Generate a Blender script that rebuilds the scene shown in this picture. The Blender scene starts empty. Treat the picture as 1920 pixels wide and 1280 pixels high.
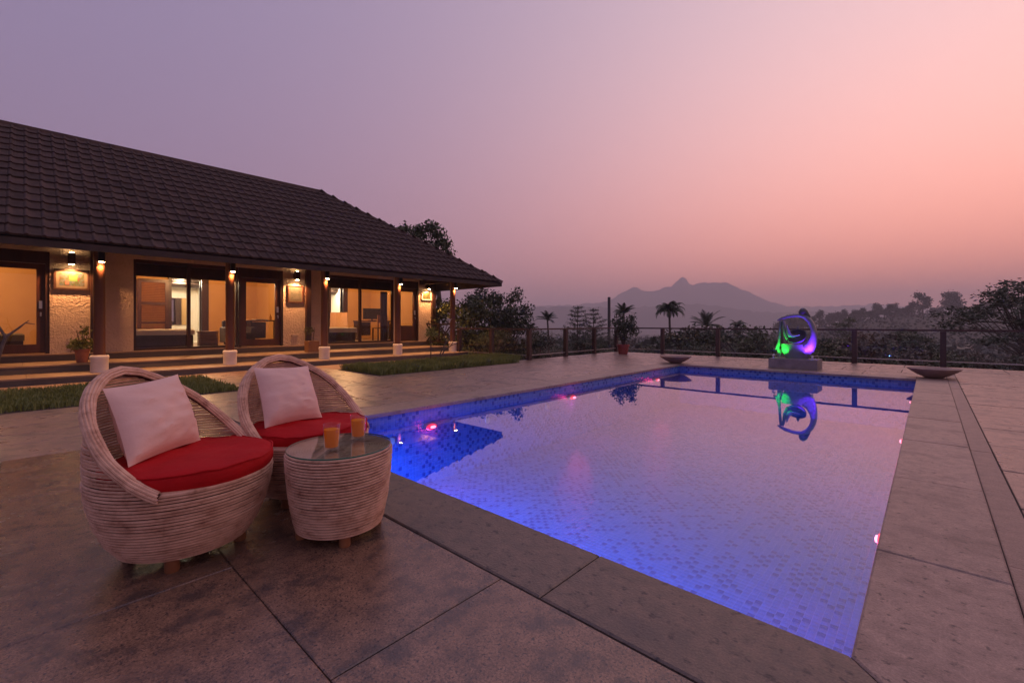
import bpy, math, random
import numpy as np
from mathutils import Vector, Matrix, noise

S = bpy.context.scene
COL = S.collection
R = math.radians

# ------------------------------------------------------------------ camera
TH = math.atan(783 / 847)
FW = Vector((-math.sin(TH), math.cos(TH), 0)); RT = Vector((math.cos(TH), math.sin(TH), 0))
cam = bpy.data.cameras.new("camera"); camo = bpy.data.objects.new("camera", cam); COL.objects.link(camo)
camo.location = (0, 0, 1.05); camo.rotation_euler = (R(90), 0, TH)
cam.sensor_width = 36; cam.lens = 847 / 1920 * 36; cam.shift_y = -33.5 / 1920
cam.clip_start = .05; cam.clip_end = 12000
S.camera = camo

# ------------------------------------------------------------------ dusk sky
W = bpy.data.worlds.new("World"); S.world = W; W.use_nodes = True
nt = W.node_tree; nt.nodes.clear()
def wn(t, **k):
    n = nt.nodes.new(t)
    for a, b in k.items(): setattr(n, a, b)
    return n
def wmath(op, a, b=None, clamp=False):
    n = wn('ShaderNodeMath', operation=op, use_clamp=clamp)
    for i, v in enumerate((a, b)):
        if v is None: continue
        if isinstance(v, (int, float)): n.inputs[i].default_value = v
        else: nt.links.new(v, n.inputs[i])
    return n.outputs[0]
def wmix(f, a, b):
    n = wn('ShaderNodeMix', data_type='RGBA')
    nt.links.new(f, n.inputs[0])
    for i, v in ((6, a), (7, b)):
        if isinstance(v, tuple): n.inputs[i].default_value = v + (1,)
        else: nt.links.new(v, n.inputs[i])
    return n.outputs[2]
tc = wn('ShaderNodeTexCoord'); dirv = tc.outputs['Generated']
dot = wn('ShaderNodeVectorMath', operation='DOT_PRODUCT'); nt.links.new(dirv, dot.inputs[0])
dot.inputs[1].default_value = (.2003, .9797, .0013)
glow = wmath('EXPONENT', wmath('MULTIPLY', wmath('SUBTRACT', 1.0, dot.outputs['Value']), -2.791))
sep = wn('ShaderNodeSeparateXYZ'); nt.links.new(dirv, sep.inputs[0])
hz = wmath('EXPONENT', wmath('MULTIPLY', wmath('MAXIMUM', sep.outputs[2], 0.0), -1 / .414))
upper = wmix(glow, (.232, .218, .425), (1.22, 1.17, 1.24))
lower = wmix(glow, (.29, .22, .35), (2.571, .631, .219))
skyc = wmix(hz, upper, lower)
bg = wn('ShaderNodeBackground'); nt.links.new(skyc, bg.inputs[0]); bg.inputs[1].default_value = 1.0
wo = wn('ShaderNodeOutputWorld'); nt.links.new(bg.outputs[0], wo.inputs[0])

# ------------------------------------------------------------------ view
S.view_settings.view_transform = 'Standard'; S.view_settings.look = 'None'
S.view_settings.exposure = 0; S.view_settings.gamma = 1
S.render.engine = 'CYCLES'
S.cycles.use_denoising = True
S.cycles.max_bounces = 8; S.cycles.transparent_max_bounces = 24
S.cycles.diffuse_bounces = 3; S.cycles.glossy_bounces = 4; S.cycles.transmission_bounces = 8
S.cycles.volume_bounces = 2
S.cycles.sample_clamp_indirect = 4.0
S.cycles.caustics_reflective = False; S.cycles.caustics_refractive = False

# ------------------------------------------------------------------ helpers
class MB:
    def __init__(s): s.v = []; s.f = []
    def add(s, vs, fs):
        o = len(s.v); s.v += [tuple(v) for v in vs]; s.f += [tuple(i + o for i in f) for f in fs]; return s
    def box(s, x0, x1, y0, y1, z0, z1):
        v = [(x, y, z) for z in (z0, z1) for y in (y0, y1) for x in (x0, x1)]
        return s.add(v, [(0, 2, 3, 1), (4, 5, 7, 6), (0, 1, 5, 4), (2, 6, 7, 3), (0, 4, 6, 2), (1, 3, 7, 5)])
    def cbox(s, x0, x1, y0, y1, z0, z1, c=.006):
        return s.prism([(x0, y0), (x1, y0), (x1, y1), (x0, y1)], z0, z1, c)
    def prism(s, poly, z0, z1, c=.005):
        n = len(poly); cx = sum(p[0] for p in poly) / n; cy = sum(p[1] for p in poly) / n
        ins = []
        for i in range(n):
            p = Vector(poly[i]); a = (Vector(poly[i - 1]) - p).normalized(); b = (Vector(poly[(i + 1) % n]) - p).normalized()
            sn = abs(a.x * b.y - a.y * b.x); d = (a + b) * (c / max(sn, .2)); ins.append((p.x + d.x, p.y + d.y))
        v = [(x, y, z0) for x, y in poly] + [(x, y, z1 - c * .7) for x, y in poly] + [(x, y, z1) for x, y in ins]
        f = [tuple(range(n - 1, -1, -1)), tuple(range(2 * n, 3 * n))]
        for i in range(n):
            j = (i + 1) % n
            f += [(i, j, n + j, n + i), (n + i, n + j, 2 * n + j, 2 * n + i)]
        return s.add(v, f)
    def bar(s, a, b, w, h, up=(0, 0, 1)):
        a = Vector(a); b = Vector(b); d = (b - a).normalized(); u = Vector(up)
        sd = d.cross(u)
        if sd.length < 1e-4: sd = d.cross(Vector((1, 0, 0)))
        sd.normalize(); u = sd.cross(d)
        v = [p + sd * (i * w / 2) + u * (j * h / 2) for p in (a, b) for j in (-1, 1) for i in (-1, 1)]
        return s.add(v, [(0, 1, 3, 2), (4, 6, 7, 5), (0, 4, 5, 1), (2, 3, 7, 6), (0, 2, 6, 4), (1, 5, 7, 3)])
    def tube(s, pts, r, n=8, closed=False, sq=None):
        pts = [Vector(p) for p in pts]; m = len(pts)
        rs = list(r) if hasattr(r, '__len__') else [r] * m
        vs = []; ref = None
        for i, p in enumerate(pts):
            if closed: d = pts[(i + 1) % m] - pts[i - 1]
            else: d = pts[min(i + 1, m - 1)] - pts[max(i - 1, 0)]
            d.normalize()
            if ref is None:
                ref = Vector((0, 0, 1)) if abs(d.z) < .9 else Vector((1, 0, 0))
            a = (ref - d * ref.dot(d))
            if a.length < 1e-5: a = d.orthogonal()
            a.normalize(); b = d.cross(a); ref = a
            for k in range(n):
                t = 2 * math.pi * k / n
                vs.append(p + (a * math.cos(t) + b * math.sin(t)) * rs[i])
        fs = []
        for i in range(m if closed else m - 1):
            j = (i + 1) % m
            for k in range(n):
                l = (k + 1) % n
                fs.append((i * n + k, i * n + l, j * n + l, j * n + k))
        if not closed: fs += [tuple(range(n - 1, -1, -1)), tuple((m - 1) * n + k for k in range(n))]
        return s.add(vs, fs)
    def lathe(s, c, prof, n=32, cap=True):
        vs = []; m = len(prof)
        for r, z in prof:
            for k in range(n):
                t = 2 * math.pi * k / n
                vs.append((c[0] + r * math.cos(t), c[1] + r * math.sin(t), c[2] + z))
        fs = []
        for i in range(m - 1):
            for k in range(n):
                l = (k + 1) % n
                fs.append((i * n + k, i * n + l, (i + 1) * n + l, (i + 1) * n + k))
        if cap: fs += [tuple(range(n - 1, -1, -1)), tuple((m - 1) * n + k for k in range(n))]
        return s.add(vs, fs)
    def grid(s, P):
        h = len(P); w = len(P[0]); 
        return s.add([p for row in P for p in row],
                     [(i * w + j, i * w + j + 1, (i + 1) * w + j + 1, (i + 1) * w + j) for i in range(h - 1) for j in range(w - 1)])

ORG = {}
def tag(o, label=None, cat=None, group=None, kind=None):
    if label: o['label'] = label
    if cat: o['category'] = cat
    if group: o['group'] = group
    if kind: o['kind'] = kind
    return o
def thing(name, label, cat, loc=(0, 0, 0), rz=0, group=None, local=False):
    o = bpy.data.objects.new(name, None); COL.objects.link(o)
    o.empty_display_size = .1; o.location = loc; o.rotation_euler = (0, 0, rz)
    ORG[o.name] = Vector((0, 0, 0)) if local else Vector(loc)
    return tag(o, label, cat, group)
def link(name, me, mat, parent=None, loc=None):
    o = bpy.data.objects.new(name, me); COL.objects.link(o)
    if mat is not None and not me.materials: me.materials.append(mat)
    if parent is not None:
        o.parent = parent; ORG[o.name] = ORG.get(parent.name, Vector((0, 0, 0)))
    if loc is not None: o.location = loc
    return o
def shade(me, ang=40):
    me.shade_smooth() if hasattr(me, 'shade_smooth') else None
    try: me.set_sharp_from_angle(angle=R(ang))
    except Exception: pass
def build(name, mb, mat, parent=None, smooth=False, kind=None, loc=None):
    """one mesh object; vertices are world coordinates unless the parent was made local"""
    me = bpy.data.meshes.new(name)
    org = ORG.get(parent.name, Vector((0, 0, 0))) if parent is not None else Vector(loc or (0, 0, 0))
    vs = [(v[0] - org.x, v[1] - org.y, v[2] - org.z) for v in mb.v]
    me.from_pydata(vs, [], mb.f); me.update()
    if smooth: shade(me)
    o = link(name, me, mat, parent)
    if parent is None and loc is not None:
        o.location = loc; ORG[o.name] = Vector(loc)
    if kind: o['kind'] = kind
    return o
def npmesh(name, V, Q):
    V = np.asarray(V, np.float32).reshape(-1, 3); Q = np.asarray(Q, np.int32)
    me = bpy.data.meshes.new(name); k = Q.shape[1]
    me.vertices.add(len(V)); me.vertices.foreach_set('co', V.ravel())
    me.loops.add(Q.size); me.loops.foreach_set('vertex_index', Q.ravel())
    me.polygons.add(len(Q)); me.polygons.foreach_set('loop_start', np.arange(0, Q.size, k, dtype=np.int32))
    me.update(calc_edges=True)
    return me
def dup(o, parent=None, loc=None, rz=None, scale=None, label=None):
    c = o.copy(); COL.objects.link(c)
    if parent is not None: c.parent = parent
    if loc is not None: c.location = loc
    if rz is not None: c.rotation_euler = (0, 0, rz)
    if scale is not None: c.scale = (scale,) * 3 if not hasattr(scale, '__len__') else scale
    if label: c['label'] = label
    for ch in list(o.children): dup(ch, c)
    return c

# ------------------------------------------------------------------ materials
def newmat(name):
    m = bpy.data.materials.new(name); m.use_nodes = True
    return m, m.node_tree.nodes, m.node_tree.links, m.node_tree.nodes['Principled BSDF']
def M(name, c1, c2=None, scale=6, rough=.6, bump=0, bscale=60, stretch=(1, 1, 1), lo=.35, hi=.65, detail=6,
      metal=0, spec=.5, world=False, rand=0, speck=None, sscale=120, slo=.62, coat=0, blotch=None, blscale=1.2, bllo=.5, blhi=.68, rvar=0, bdist=.01, bstretch=None, trans=0, grain=0):
    m, N, L, P = newmat(name)
    P.inputs['Roughness'].default_value = rough; P.inputs['Metallic'].default_value = metal
    P.inputs['Specular IOR Level'].default_value = spec; P.inputs['Coat Weight'].default_value = coat
    def new(t, **k):
        n = N.new(t)
        for a, b in k.items(): setattr(n, a, b)
        return n
    if world: src = new('ShaderNodeNewGeometry').outputs['Position']
    else: src = new('ShaderNodeTexCoord').outputs['Object']
    def vec(st):
        mp = new('ShaderNodeMapping'); mp.inputs['Scale'].default_value = st; L.new(src, mp.inputs[0]); return mp.outputs[0]
    def noi(sc, st, det=detail, r=.6):
        n = new('ShaderNodeTexNoise'); n.inputs['Scale'].default_value = sc; n.inputs['Detail'].default_value = det
        n.inputs['Roughness'].default_value = r; L.new(vec(st), n.inputs['Vector']); return n.outputs['Fac']
    def ramp(f, a, b, t=0., u=1.):
        r = new('ShaderNodeMapRange'); r.inputs[1].default_value = a; r.inputs[2].default_value = b
        r.inputs[3].default_value = t; r.inputs[4].default_value = u; L.new(f, r.inputs[0]); return r.outputs[0]
    def mix(f, a, b, bt='MIX'):
        n = new('ShaderNodeMix', data_type='RGBA', blend_type=bt)
        if isinstance(f, float): n.inputs[0].default_value = f
        else: L.new(f, n.inputs[0])
        for i, v in ((6, a), (7, b)):
            if isinstance(v, tuple): n.inputs[i].default_value = v + (1,)
            else: L.new(v, n.inputs[i])
        return n.outputs[2]
    col = None
    if c2 is not None:
        col = mix(ramp(noi(scale, stretch), lo, hi), c1, c2)
    if blotch is not None:
        col = mix(ramp(noi(blscale, stretch, 8, .7), bllo, blhi), col if col is not None else c1, blotch)
    if speck is not None:
        col = mix(ramp(noi(sscale, stretch, 3), slo, slo + .1), col if col is not None else c1, speck)
    if grain:
        gb = new('ShaderNodeHueSaturation'); L.new(ramp(noi(130, (1, 1, 1), 4, .8), .32, .68, 1 - grain, 1 + grain), gb.inputs['Value']); L.new(col, gb.inputs['Color']); col = gb.outputs[0]
    if rand:
        oi = new('ShaderNodeObjectInfo')
        b = new('ShaderNodeHueSaturation'); L.new(ramp(oi.outputs['Random'], 0, 1, 1 - rand, 1 + rand), b.inputs['Value'])
        if col is None: b.inputs['Color'].default_value = c1 + (1,)
        else: L.new(col, b.inputs['Color'])
        col = b.outputs[0]
    if col is None: P.inputs['Base Color'].default_value = c1 + (1,)
    else: L.new(col, P.inputs['Base Color'])
    if rvar:
        L.new(ramp(noi(3, stretch), .3, .7, rough - rvar, rough + rvar), P.inputs['Roughness'])
    if bump:
        bn = new('ShaderNodeBump'); bn.inputs['Strength'].default_value = bump; bn.inputs['Distance'].default_value = bdist
        L.new(noi(bscale, bstretch or stretch, 5), bn.inputs['Height']); L.new(bn.outputs[0], P.inputs['Normal'])
    if trans:
        P.inputs['Transmission Weight'].default_value = trans
    return m
def emit(name, c, s):
    m, N, L, P = newmat(name)
    P.inputs['Base Color'].default_value = (.02, .02, .02, 1)
    P.inputs['Emission Color'].default_value = c + (1,); P.inputs['Emission Strength'].default_value = s
    return m
def pane_mat(name, tint=(.93, .96, .95), f0=.04, rough=0.0, wavy=0, wscale=2.5, pw=5):
    """clear sheet: Schlick mirror over straight transmission, alike from both sides"""
    m, N, L, P = newmat(name); N.remove(P); out = N['Material Output']
    t = N.new('ShaderNodeBsdfTransparent'); t.inputs[0].default_value = tint + (1,)
    g = N.new('ShaderNodeBsdfGlossy'); g.inputs['Roughness'].default_value = rough; g.inputs[0].default_value = (1, 1, 1, 1)
    lw = N.new('ShaderNodeLayerWeight')
    p = N.new('ShaderNodeMath'); p.operation = 'POWER'; p.inputs[1].default_value = pw; L.new(lw.outputs['Facing'], p.inputs[0])
    f = N.new('ShaderNodeMath'); f.operation = 'MULTIPLY_ADD'; f.inputs[1].default_value = 1 - f0; f.inputs[2].default_value = f0; L.new(p.outputs[0], f.inputs[0])
    x = N.new('ShaderNodeMixShader'); L.new(f.outputs[0], x.inputs[0]); L.new(t.outputs[0], x.inputs[1]); L.new(g.outputs[0], x.inputs[2])
    if wavy:
        n = N.new('ShaderNodeTexNoise'); n.inputs['Scale'].default_value = wscale; n.inputs['Detail'].default_value = 3
        ge = N.new('ShaderNodeNewGeometry'); L.new(ge.outputs['Position'], n.inputs['Vector'])
        b = N.new('ShaderNodeBump'); b.inputs['Strength'].default_value = wavy; b.inputs['Distance'].default_value = .02
        L.new(n.outputs['Fac'], b.inputs['Height']); L.new(b.outputs[0], g.inputs['Normal'])
    L.new(x.outputs[0], out.inputs[0]); return m

stone = M('granite_paving', (.41, .26, .185), (.26, .165, .125), 11, .33, .6, 95, (1.2, 1, 1), world=True, rand=.12, detail=12, spec=.9,
          blotch=(.13, .085, .068), blscale=3.0, bllo=.51, blhi=.63, speck=(.065, .045, .04), sscale=75, slo=.57, rvar=.10, bdist=.005, grain=.42)
coping_m = M('flamed_coping_stone', (.40, .27, .205), (.27, .185, .145), 14, .42, .8, 80, (1, 1.15, 1), world=True, rand=.08, detail=10, spec=.6,
             blotch=(.18, .12, .095), blscale=2.2, bllo=.52, blhi=.66, speck=(.075, .05, .045), sscale=26, slo=.60, bdist=.005, grain=.35)
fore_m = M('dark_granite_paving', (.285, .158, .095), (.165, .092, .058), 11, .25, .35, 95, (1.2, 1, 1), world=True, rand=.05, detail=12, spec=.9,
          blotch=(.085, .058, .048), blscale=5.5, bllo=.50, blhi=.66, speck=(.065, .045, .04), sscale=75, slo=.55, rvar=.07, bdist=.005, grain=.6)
near_coping_m = M('coping_stone_dimmed', (.185, .125, .085), (.12, .085, .06), 14, .42, .8, 80, (1, 1.15, 1), world=True, rand=.08, detail=10, spec=.8,
             blotch=(.09, .068, .056), blscale=2.2, bllo=.52, blhi=.66, speck=(.03, .02, .017), sscale=24, slo=.58, bdist=.005, grain=.35)  # darkened copy of the coping; weaker sky sheen here is put into its colour
drain_m = M('drain_cover_stone', (.36, .235, .175), (.27, .18, .135), 14, .45, .8, 80, world=True, rand=.05, spec=.6, grain=.3)
mortar = M('dark_mortar', (.035, .025, .022), (.055, .04, .034), 12, .9, world=True)
white_paint = M('white_paint', (.72, .66, .62), (.62, .57, .53), 5, .6, .1, 40)
cream_wall = M('cream_roughcast', (.66, .52, .43), (.56, .44, .36), 2, .7, 1.0, 20, world=True, bdist=.055, detail=3)
room_wall = M('ochre_room_wall', (.62, .37, .15), (.58, .34, .13), 1.5, .8)
bath_wall = M('pale_bath_wall', (.82, .79, .72))
ceil_m = M('room_ceiling', (.6, .55, .48))
darkwood = M('dark_stained_wood', (.055, .022, .014), (.028, .012, .009), 5, .42, .2, 30, (1, 1, .12))
redwood = M('red_brown_door_wood', (.085, .026, .014), (.05, .016, .010), 6, .38, .15, 40, (1, 1, .12))
colwood = M('column_wood', (.17, .065, .035), (.10, .035, .02), 6, .4, .15, 30, (1, 1, .1))
soffit_m = M('soffit_boards', (.05, .028, .02), (.03, .017, .012), 4, .7)
tile_m = M('charcoal_roof_tile', (.092, .056, .044), (.054, .035, .028), 7, .8, .35, 90, world=True, rand=.22, speck=(.085, .064, .058), sscale=60, slo=.6, bdist=.004, spec=.2)
step_riser = M('grey_step_riser', (.10, .085, .08), (.07, .06, .058), 3, .6, .3, 40, world=True)
step_tread = M('sandstone_tread', (.29, .20, .145), (.22, .15, .11), 3, .6, .3, 30, world=True, rand=.08)
sand_m = M('sandy_path', (.36, .235, .16), (.28, .18, .12), 5, .85, .4, 50, world=True)
soil_m = M('dark_soil', (.05, .035, .025), (.03, .022, .016), 9, .95, .4, 30, world=True)
terrain_m = M('dry_slope', (.050, .043, .026), (.028, .032, .018), .12, .95, .3, 3, world=True, blotch=(.075, .055, .036), blscale=.06)
metal_m = M('brushed_steel', (.5, .48, .46), rough=.35, metal=1)
black_m = M('black_plastic', (.012, .012, .013), rough=.35)
terra_m = M('terracotta', (.36, .13, .075), (.28, .095, .055), 9, .75, .15, 40)
redpot_m = M('red_plastic_pot', (.30, .055, .04), (.25, .045, .035), 6, .5)
planter_m = M('wooden_planter', (.30, .14, .06), (.22, .10, .045), 8, .6, .2, 30, (1, 1, .2))
concrete = M('weathered_concrete', (.30, .245, .225), (.21, .17, .155), 6, .8, .3, 40)
sculpt_m = M('sculpture_stone', (.21, .20, .20), (.14, .135, .135), 5, .42, .1, 30)
bowl_m = M('sandstone_bowl', (.40, .26, .20), (.31, .2, .155), 6, .65, .25, 50)
bark_m = M('bark', (.11, .082, .062), (.065, .048, .038), 12, .9, .4, 40)
palebark_m = M('pale_bark', (.17, .13, .11), (.10, .075, .065), 12, .8, .3, 30)
def leafm(name, a, b):
    m = M(name, a, b, 3.5, .5, world=True, lo=.3, hi=.7)
    return m
leaf_dark = leafm('dark_leaves', (.066, .084, .034), (.034, .045, .021))
leaf_mid = leafm('mid_green_leaves', (.10, .12, .038), (.05, .066, .024))
leaf_yel = leafm('yellow_green_leaves', (.24, .25, .045), (.12, .14, .03))
leaf_dry = leafm('dry_leaves', (.12, .082, .046), (.065, .05, .03))
grass_m = leafm('grass_blades', (.25, .27, .055), (.13, .15, .035))
hill_leaf = leafm('hill_canopy', (.04, .05, .028), (.025, .03, .02))
mount_m = M('mountain_slope', (.075, .070, .060), (.05, .05, .045), .01, .95, world=True)
brick_door = M('louvre_wood', (.34, .15, .055), (.24, .10, .04), 9, .45, .1, 40, (1, 1, .2))
linen = M('bed_linen', (.72, .66, .56), (.66, .6, .5), 4, .8, .2, 14)
olive_m = M('olive_cover', (.16, .14, .06), (.12, .10, .05), 4, .8)
wick_dark = M('basket_weave', (.34, .18, .08), (.22, .11, .05), 40, .6, .4, 60)
red_fab = M('red_canvas', (.55, .010, .013), (.46, .008, .010), 5, .7, .45, 6, bdist=.03, spec=.15)
pillow_m = M('cream_cotton', (.90, .60, .49), (.84, .55, .445), 3, .9, .2, 9, (1, 1, 2.5), bdist=.02, spec=.25)
glass_m = pane_mat('clear_glass', (1, 1, 1), .045)
rail_glass = pane_mat('railing_glass', (.94, .95, .95), .02)
win_glass = pane_mat('window_glass', (.95, .95, .93), .03)

def rattan_mat():
    m, N, L, P = newmat('whitewashed_rattan')
    P.inputs['Roughness'].default_value = .62; P.inputs['Specular IOR Level'].default_value = .35
    tcn = N.new('ShaderNodeTexCoord')
    def noi(st, sc, det):
        mp = N.new('ShaderNodeMapping'); mp.inputs['Scale'].default_value = st; L.new(tcn.outputs['Object'], mp.inputs[0])
        n = N.new('ShaderNodeTexNoise'); n.inputs['Scale'].default_value = sc; n.inputs['Detail'].default_value = det
        n.inputs['Roughness'].default_value = .7; L.new(mp.outputs[0], n.inputs[0]); return n.outputs['Fac']
    r = N.new('ShaderNodeValToRGB'); L.new(noi((1, 1, 1.6), 11, 7), r.inputs[0])
    e = r.color_ramp.elements
    e[0].position = .28; e[0].color = (.24, .095, .055, 1); e[1].position = .58; e[1].color = (.80, .50, .34, 1)
    x = e.new(.40); x.color = (.58, .32, .205, 1)
    L.new(r.outputs[0], P.inputs['Base Color'])
    b = N.new('ShaderNodeBump'); b.inputs['Strength'].default_value = .4; b.inputs['Distance'].default_value = .004
    L.new(noi((1, 1, 3), 60, 4), b.inputs['Height']); L.new(b.outputs[0], P.inputs['Normal'])
    return m
rattan = rattan_mat()
gap_shade_m = M('dark_gap_shade', (.07, .022, .014), rough=.8)  # dark colour stands in for shade between the coils and rim poles

def mosaic_mat():
    m, N, L, P = newmat('blue_glass_mosaic')
    P.inputs['Roughness'].default_value = .18
    ge = N.new('ShaderNodeNewGeometry')
    d = N.new('ShaderNodeVectorMath'); d.operation = 'DIVIDE'; d.inputs[1].default_value = (.05, .05, .05); L.new(ge.outputs['Position'], d.inputs[0])
    fl = N.new('ShaderNodeVectorMath'); fl.operation = 'FLOOR'; L.new(d.outputs[0], fl.inputs[0])
    w = N.new('ShaderNodeTexWhiteNoise'); w.noise_dimensions = '3D'; L.new(fl.outputs[0], w.inputs['Vector'])
    r = N.new('ShaderNodeValToRGB'); r.color_ramp.interpolation = 'CONSTANT'; sp = N.new('ShaderNodeSeparateXYZ'); L.new(fl.outputs[0], sp.inputs[0])
    def mth(op, a, b):
        n = N.new('ShaderNodeMath'); n.operation = op
        for i_, v_ in enumerate((a, b)):
            if isinstance(v_, (int, float)): n.inputs[i_].default_value = v_
            else: L.new(v_, n.inputs[i_])
        return n.outputs[0]
    par = mth('FLOORED_MODULO', mth('ADD', mth('ADD', sp.outputs[0], sp.outputs[1]), sp.outputs[2]), 2)
    half = mth('MULTIPLY', mth('ROUND', par, 0), .5)
    val = mth('ADD', half, mth('MULTIPLY', w.outputs['Value'], mth('SUBTRACT', 1, half)))
    L.new(val, r.inputs[0])
    e = r.color_ramp.elements
    e[0].position = 0; e[0].color = (.05, .095, .34, 1); e[1].position = .40; e[1].color = (.11, .20, .50, 1)
    for p, c in ((.50, (.13, .225, .53, 1)), (.68, (.15, .245, .56, 1)), (.85, (.12, .21, .52, 1))):
        x = e.new(p); x.color = c
    L.new(r.outputs[0], P.inputs['Base Color'])
    return m
mosaic = mosaic_mat()
grout = M('pool_grout', (.22, .32, .60))
water_m = pane_mat('pool_water_surface', (.50, .71, .92), .045, 0.0, wavy=.006, wscale=4, pw=4.2)

# ------------------------------------------------------------------ ground sheet
rng = np.random.default_rng(7); random.seed(5)
def sm(a, b, x):
    t = min(max((x - a) / (b - a), 0), 1); return t * t * (3 - 2 * t)
RX0, RX1, RY0, RY1 = -20.5, 6.5, -7.5, 15.15
def ground_z(x, y):
    dx = max(RX0 - x, 0, x - RX1); dy = max(RY0 - y, 0, y - RY1); d = math.hypot(dx, dy)
    if d <= 0:
        return -1.35
    t = x * FW.x + y * FW.y; s = x * RT.x + y * RT.y
    z = -.50 - 3.2 * (1 - math.exp(-d / 30)) - .022 * min(d, 500) - .012 * max(d - 500, 0)
    z = -1.35 + (z + 1.35) * sm(0, .25, d)
    # wooded ridge on the right, about 250 m away
    if t > 20:
        u = s / t
        hgt = sm(.40, .95, u) * 17 + sm(.9, 1.5, u) * 10
        z += hgt * math.exp(-((t - 265) / 85) ** 2)
        z += 2.2 * noise.noise((x * .012, y * .012, 0)) * sm(40, 120, t) + .35 * noise.noise((x * .06, y * .06, 3)) * sm(4, 20, d)
    return z
def axis(lo, hi):
    a = set()
    for edge in (lo, hi):
        for k in (-.3, 0, .12, .26, .8, 2, 4): a.add(edge + (k if edge == hi else -k))
    x = hi + 6; st = 4
    while x < 2600: a.add(x); x += st; st *= 1.10
    x = lo - 6; st = 4
    while x > -2600: a.add(x); x -= st; st *= 1.10
    a |= {-2600, 2600}
    for k in range(1, 8): a.add(lo + (hi - lo) * k / 8)
    return sorted(a)
gx = axis(RX0, RX1); gy = axis(RY0, RY1)
mb = MB(); mb.grid([[(x, y, ground_z(x, y)) for x in gx] for y in gy])
build('ground', mb, terrain_m, smooth=True, kind='structure')

# ------------------------------------------------------------------ mountains
def mountain(name, t0, sky, base, spread, seed):
    xs = np.arange(-100, 2060, 7.); pxs = [p[0] for p in sky]; pys = [p[1] for p in sky]
    ys = np.interp(xs, pxs, pys); P = []
    for k in range(-7, 8):
        row = []
        f = k / 7; t = t0 * (1 + spread * f)
        for x, y in zip(xs, ys):
            zr = 1.05 + (606.5 - y) / 847 * t0
            u = (x - 960) / 847
            n1 = noise.fractal((u * 9, f * 2.5, seed), 1, 2, 5)
            sh = max(0, 1 - abs(f) ** .85)
            z = base + (zr - base) * min(1, max(0, sh * (1 + (.35 * n1 if k else 0) * (1 - sh))))
            if k == 0: z = zr + t0 * .0042 * noise.fractal((u * 70, 0, seed), .7, 2, 6)
            p = FW * t + RT * (u * t)
            row.append((p.x, p.y, z))
        P.append(row)
    m_ = MB(); m_.grid(P)
    return build(name, m_, mount_m, smooth=True, kind='structure')
mountain('mountain', 1800, [(-500, 582), (700, 578), (985, 574), (1090, 571), (1130, 566), (1148, 562), (1160, 552), (1174, 545), (1186, 538), (1195, 538.5), (1207, 546.5), (1224, 545.5), (1240, 542), (1247, 538.5), (1258, 536), (1267, 530),
         (1273, 522), (1282, 519.5), (1289, 524), (1296, 535), (1305, 533), (1314, 531), (1350, 528.5), (1364, 529), (1374, 536), (1392, 543), (1404, 547), (1425, 557), (1448, 567), (1480, 574), (1560, 574),
         (1640, 570), (1690, 573), (1750, 578), (1900, 575), (2600, 580)], -45, .22, 2.)
mountain('foothill', 1250, [(-500, 590), (800, 584), (960, 576), (1090, 575), (1180, 577), (1275, 571), (1315, 570), (1352, 575), (1400, 582), (1450, 586),
         (1530, 583), (1600, 590), (1800, 592), (2600, 590)], -40, .16, 5.)

# ------------------------------------------------------------------ pool
PX0, PX1, PY0, PY1, PZ, WZ = -4.75, -.15, 1.75, 11.55, -1.0, -.135
mb = MB()
mb.box(PX0 - .1, PX1 + .1, PY0 - .1, PY1 + .1, PZ - .08, PZ)
mb.box(PX0 - .1, PX0, PY0 - .1, PY1 + .1, PZ, -.042).box(PX1, PX1 + .1, PY0 - .1, PY1 + .1, PZ, -.042)
mb.box(PX0, PX1, PY0 - .1, PY0, PZ, -.042).box(PX0, PX1, PY1, PY1 + .1, PZ, -.042)
basin = build('pool_basin', mb, grout, kind='structure')
TS = .05; GAP = .0013; TH_ = .0005
tiles = []          # centre, u axis, v axis, normal
for i in range(92):
    for j in range(196): tiles.append((PX0 + (i + .5) * TS, PY0 + (j + .5) * TS, PZ, 0))
for j in range(196):
    for k in range(19):
        z = PZ + (k + .5) * TS
        tiles.append((PX0, PY0 + (j + .5) * TS, z, 1)); tiles.append((PX1, PY0 + (j + .5) * TS, z, 2))
for i in range(92):
    for k in range(19):
        z = PZ + (k + .5) * TS
        tiles.append((PX0 + (i + .5) * TS, PY0, z, 3)); tiles.append((PX0 + (i + .5) * TS, PY1, z, 4))
tiles = np.array(tiles)
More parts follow.
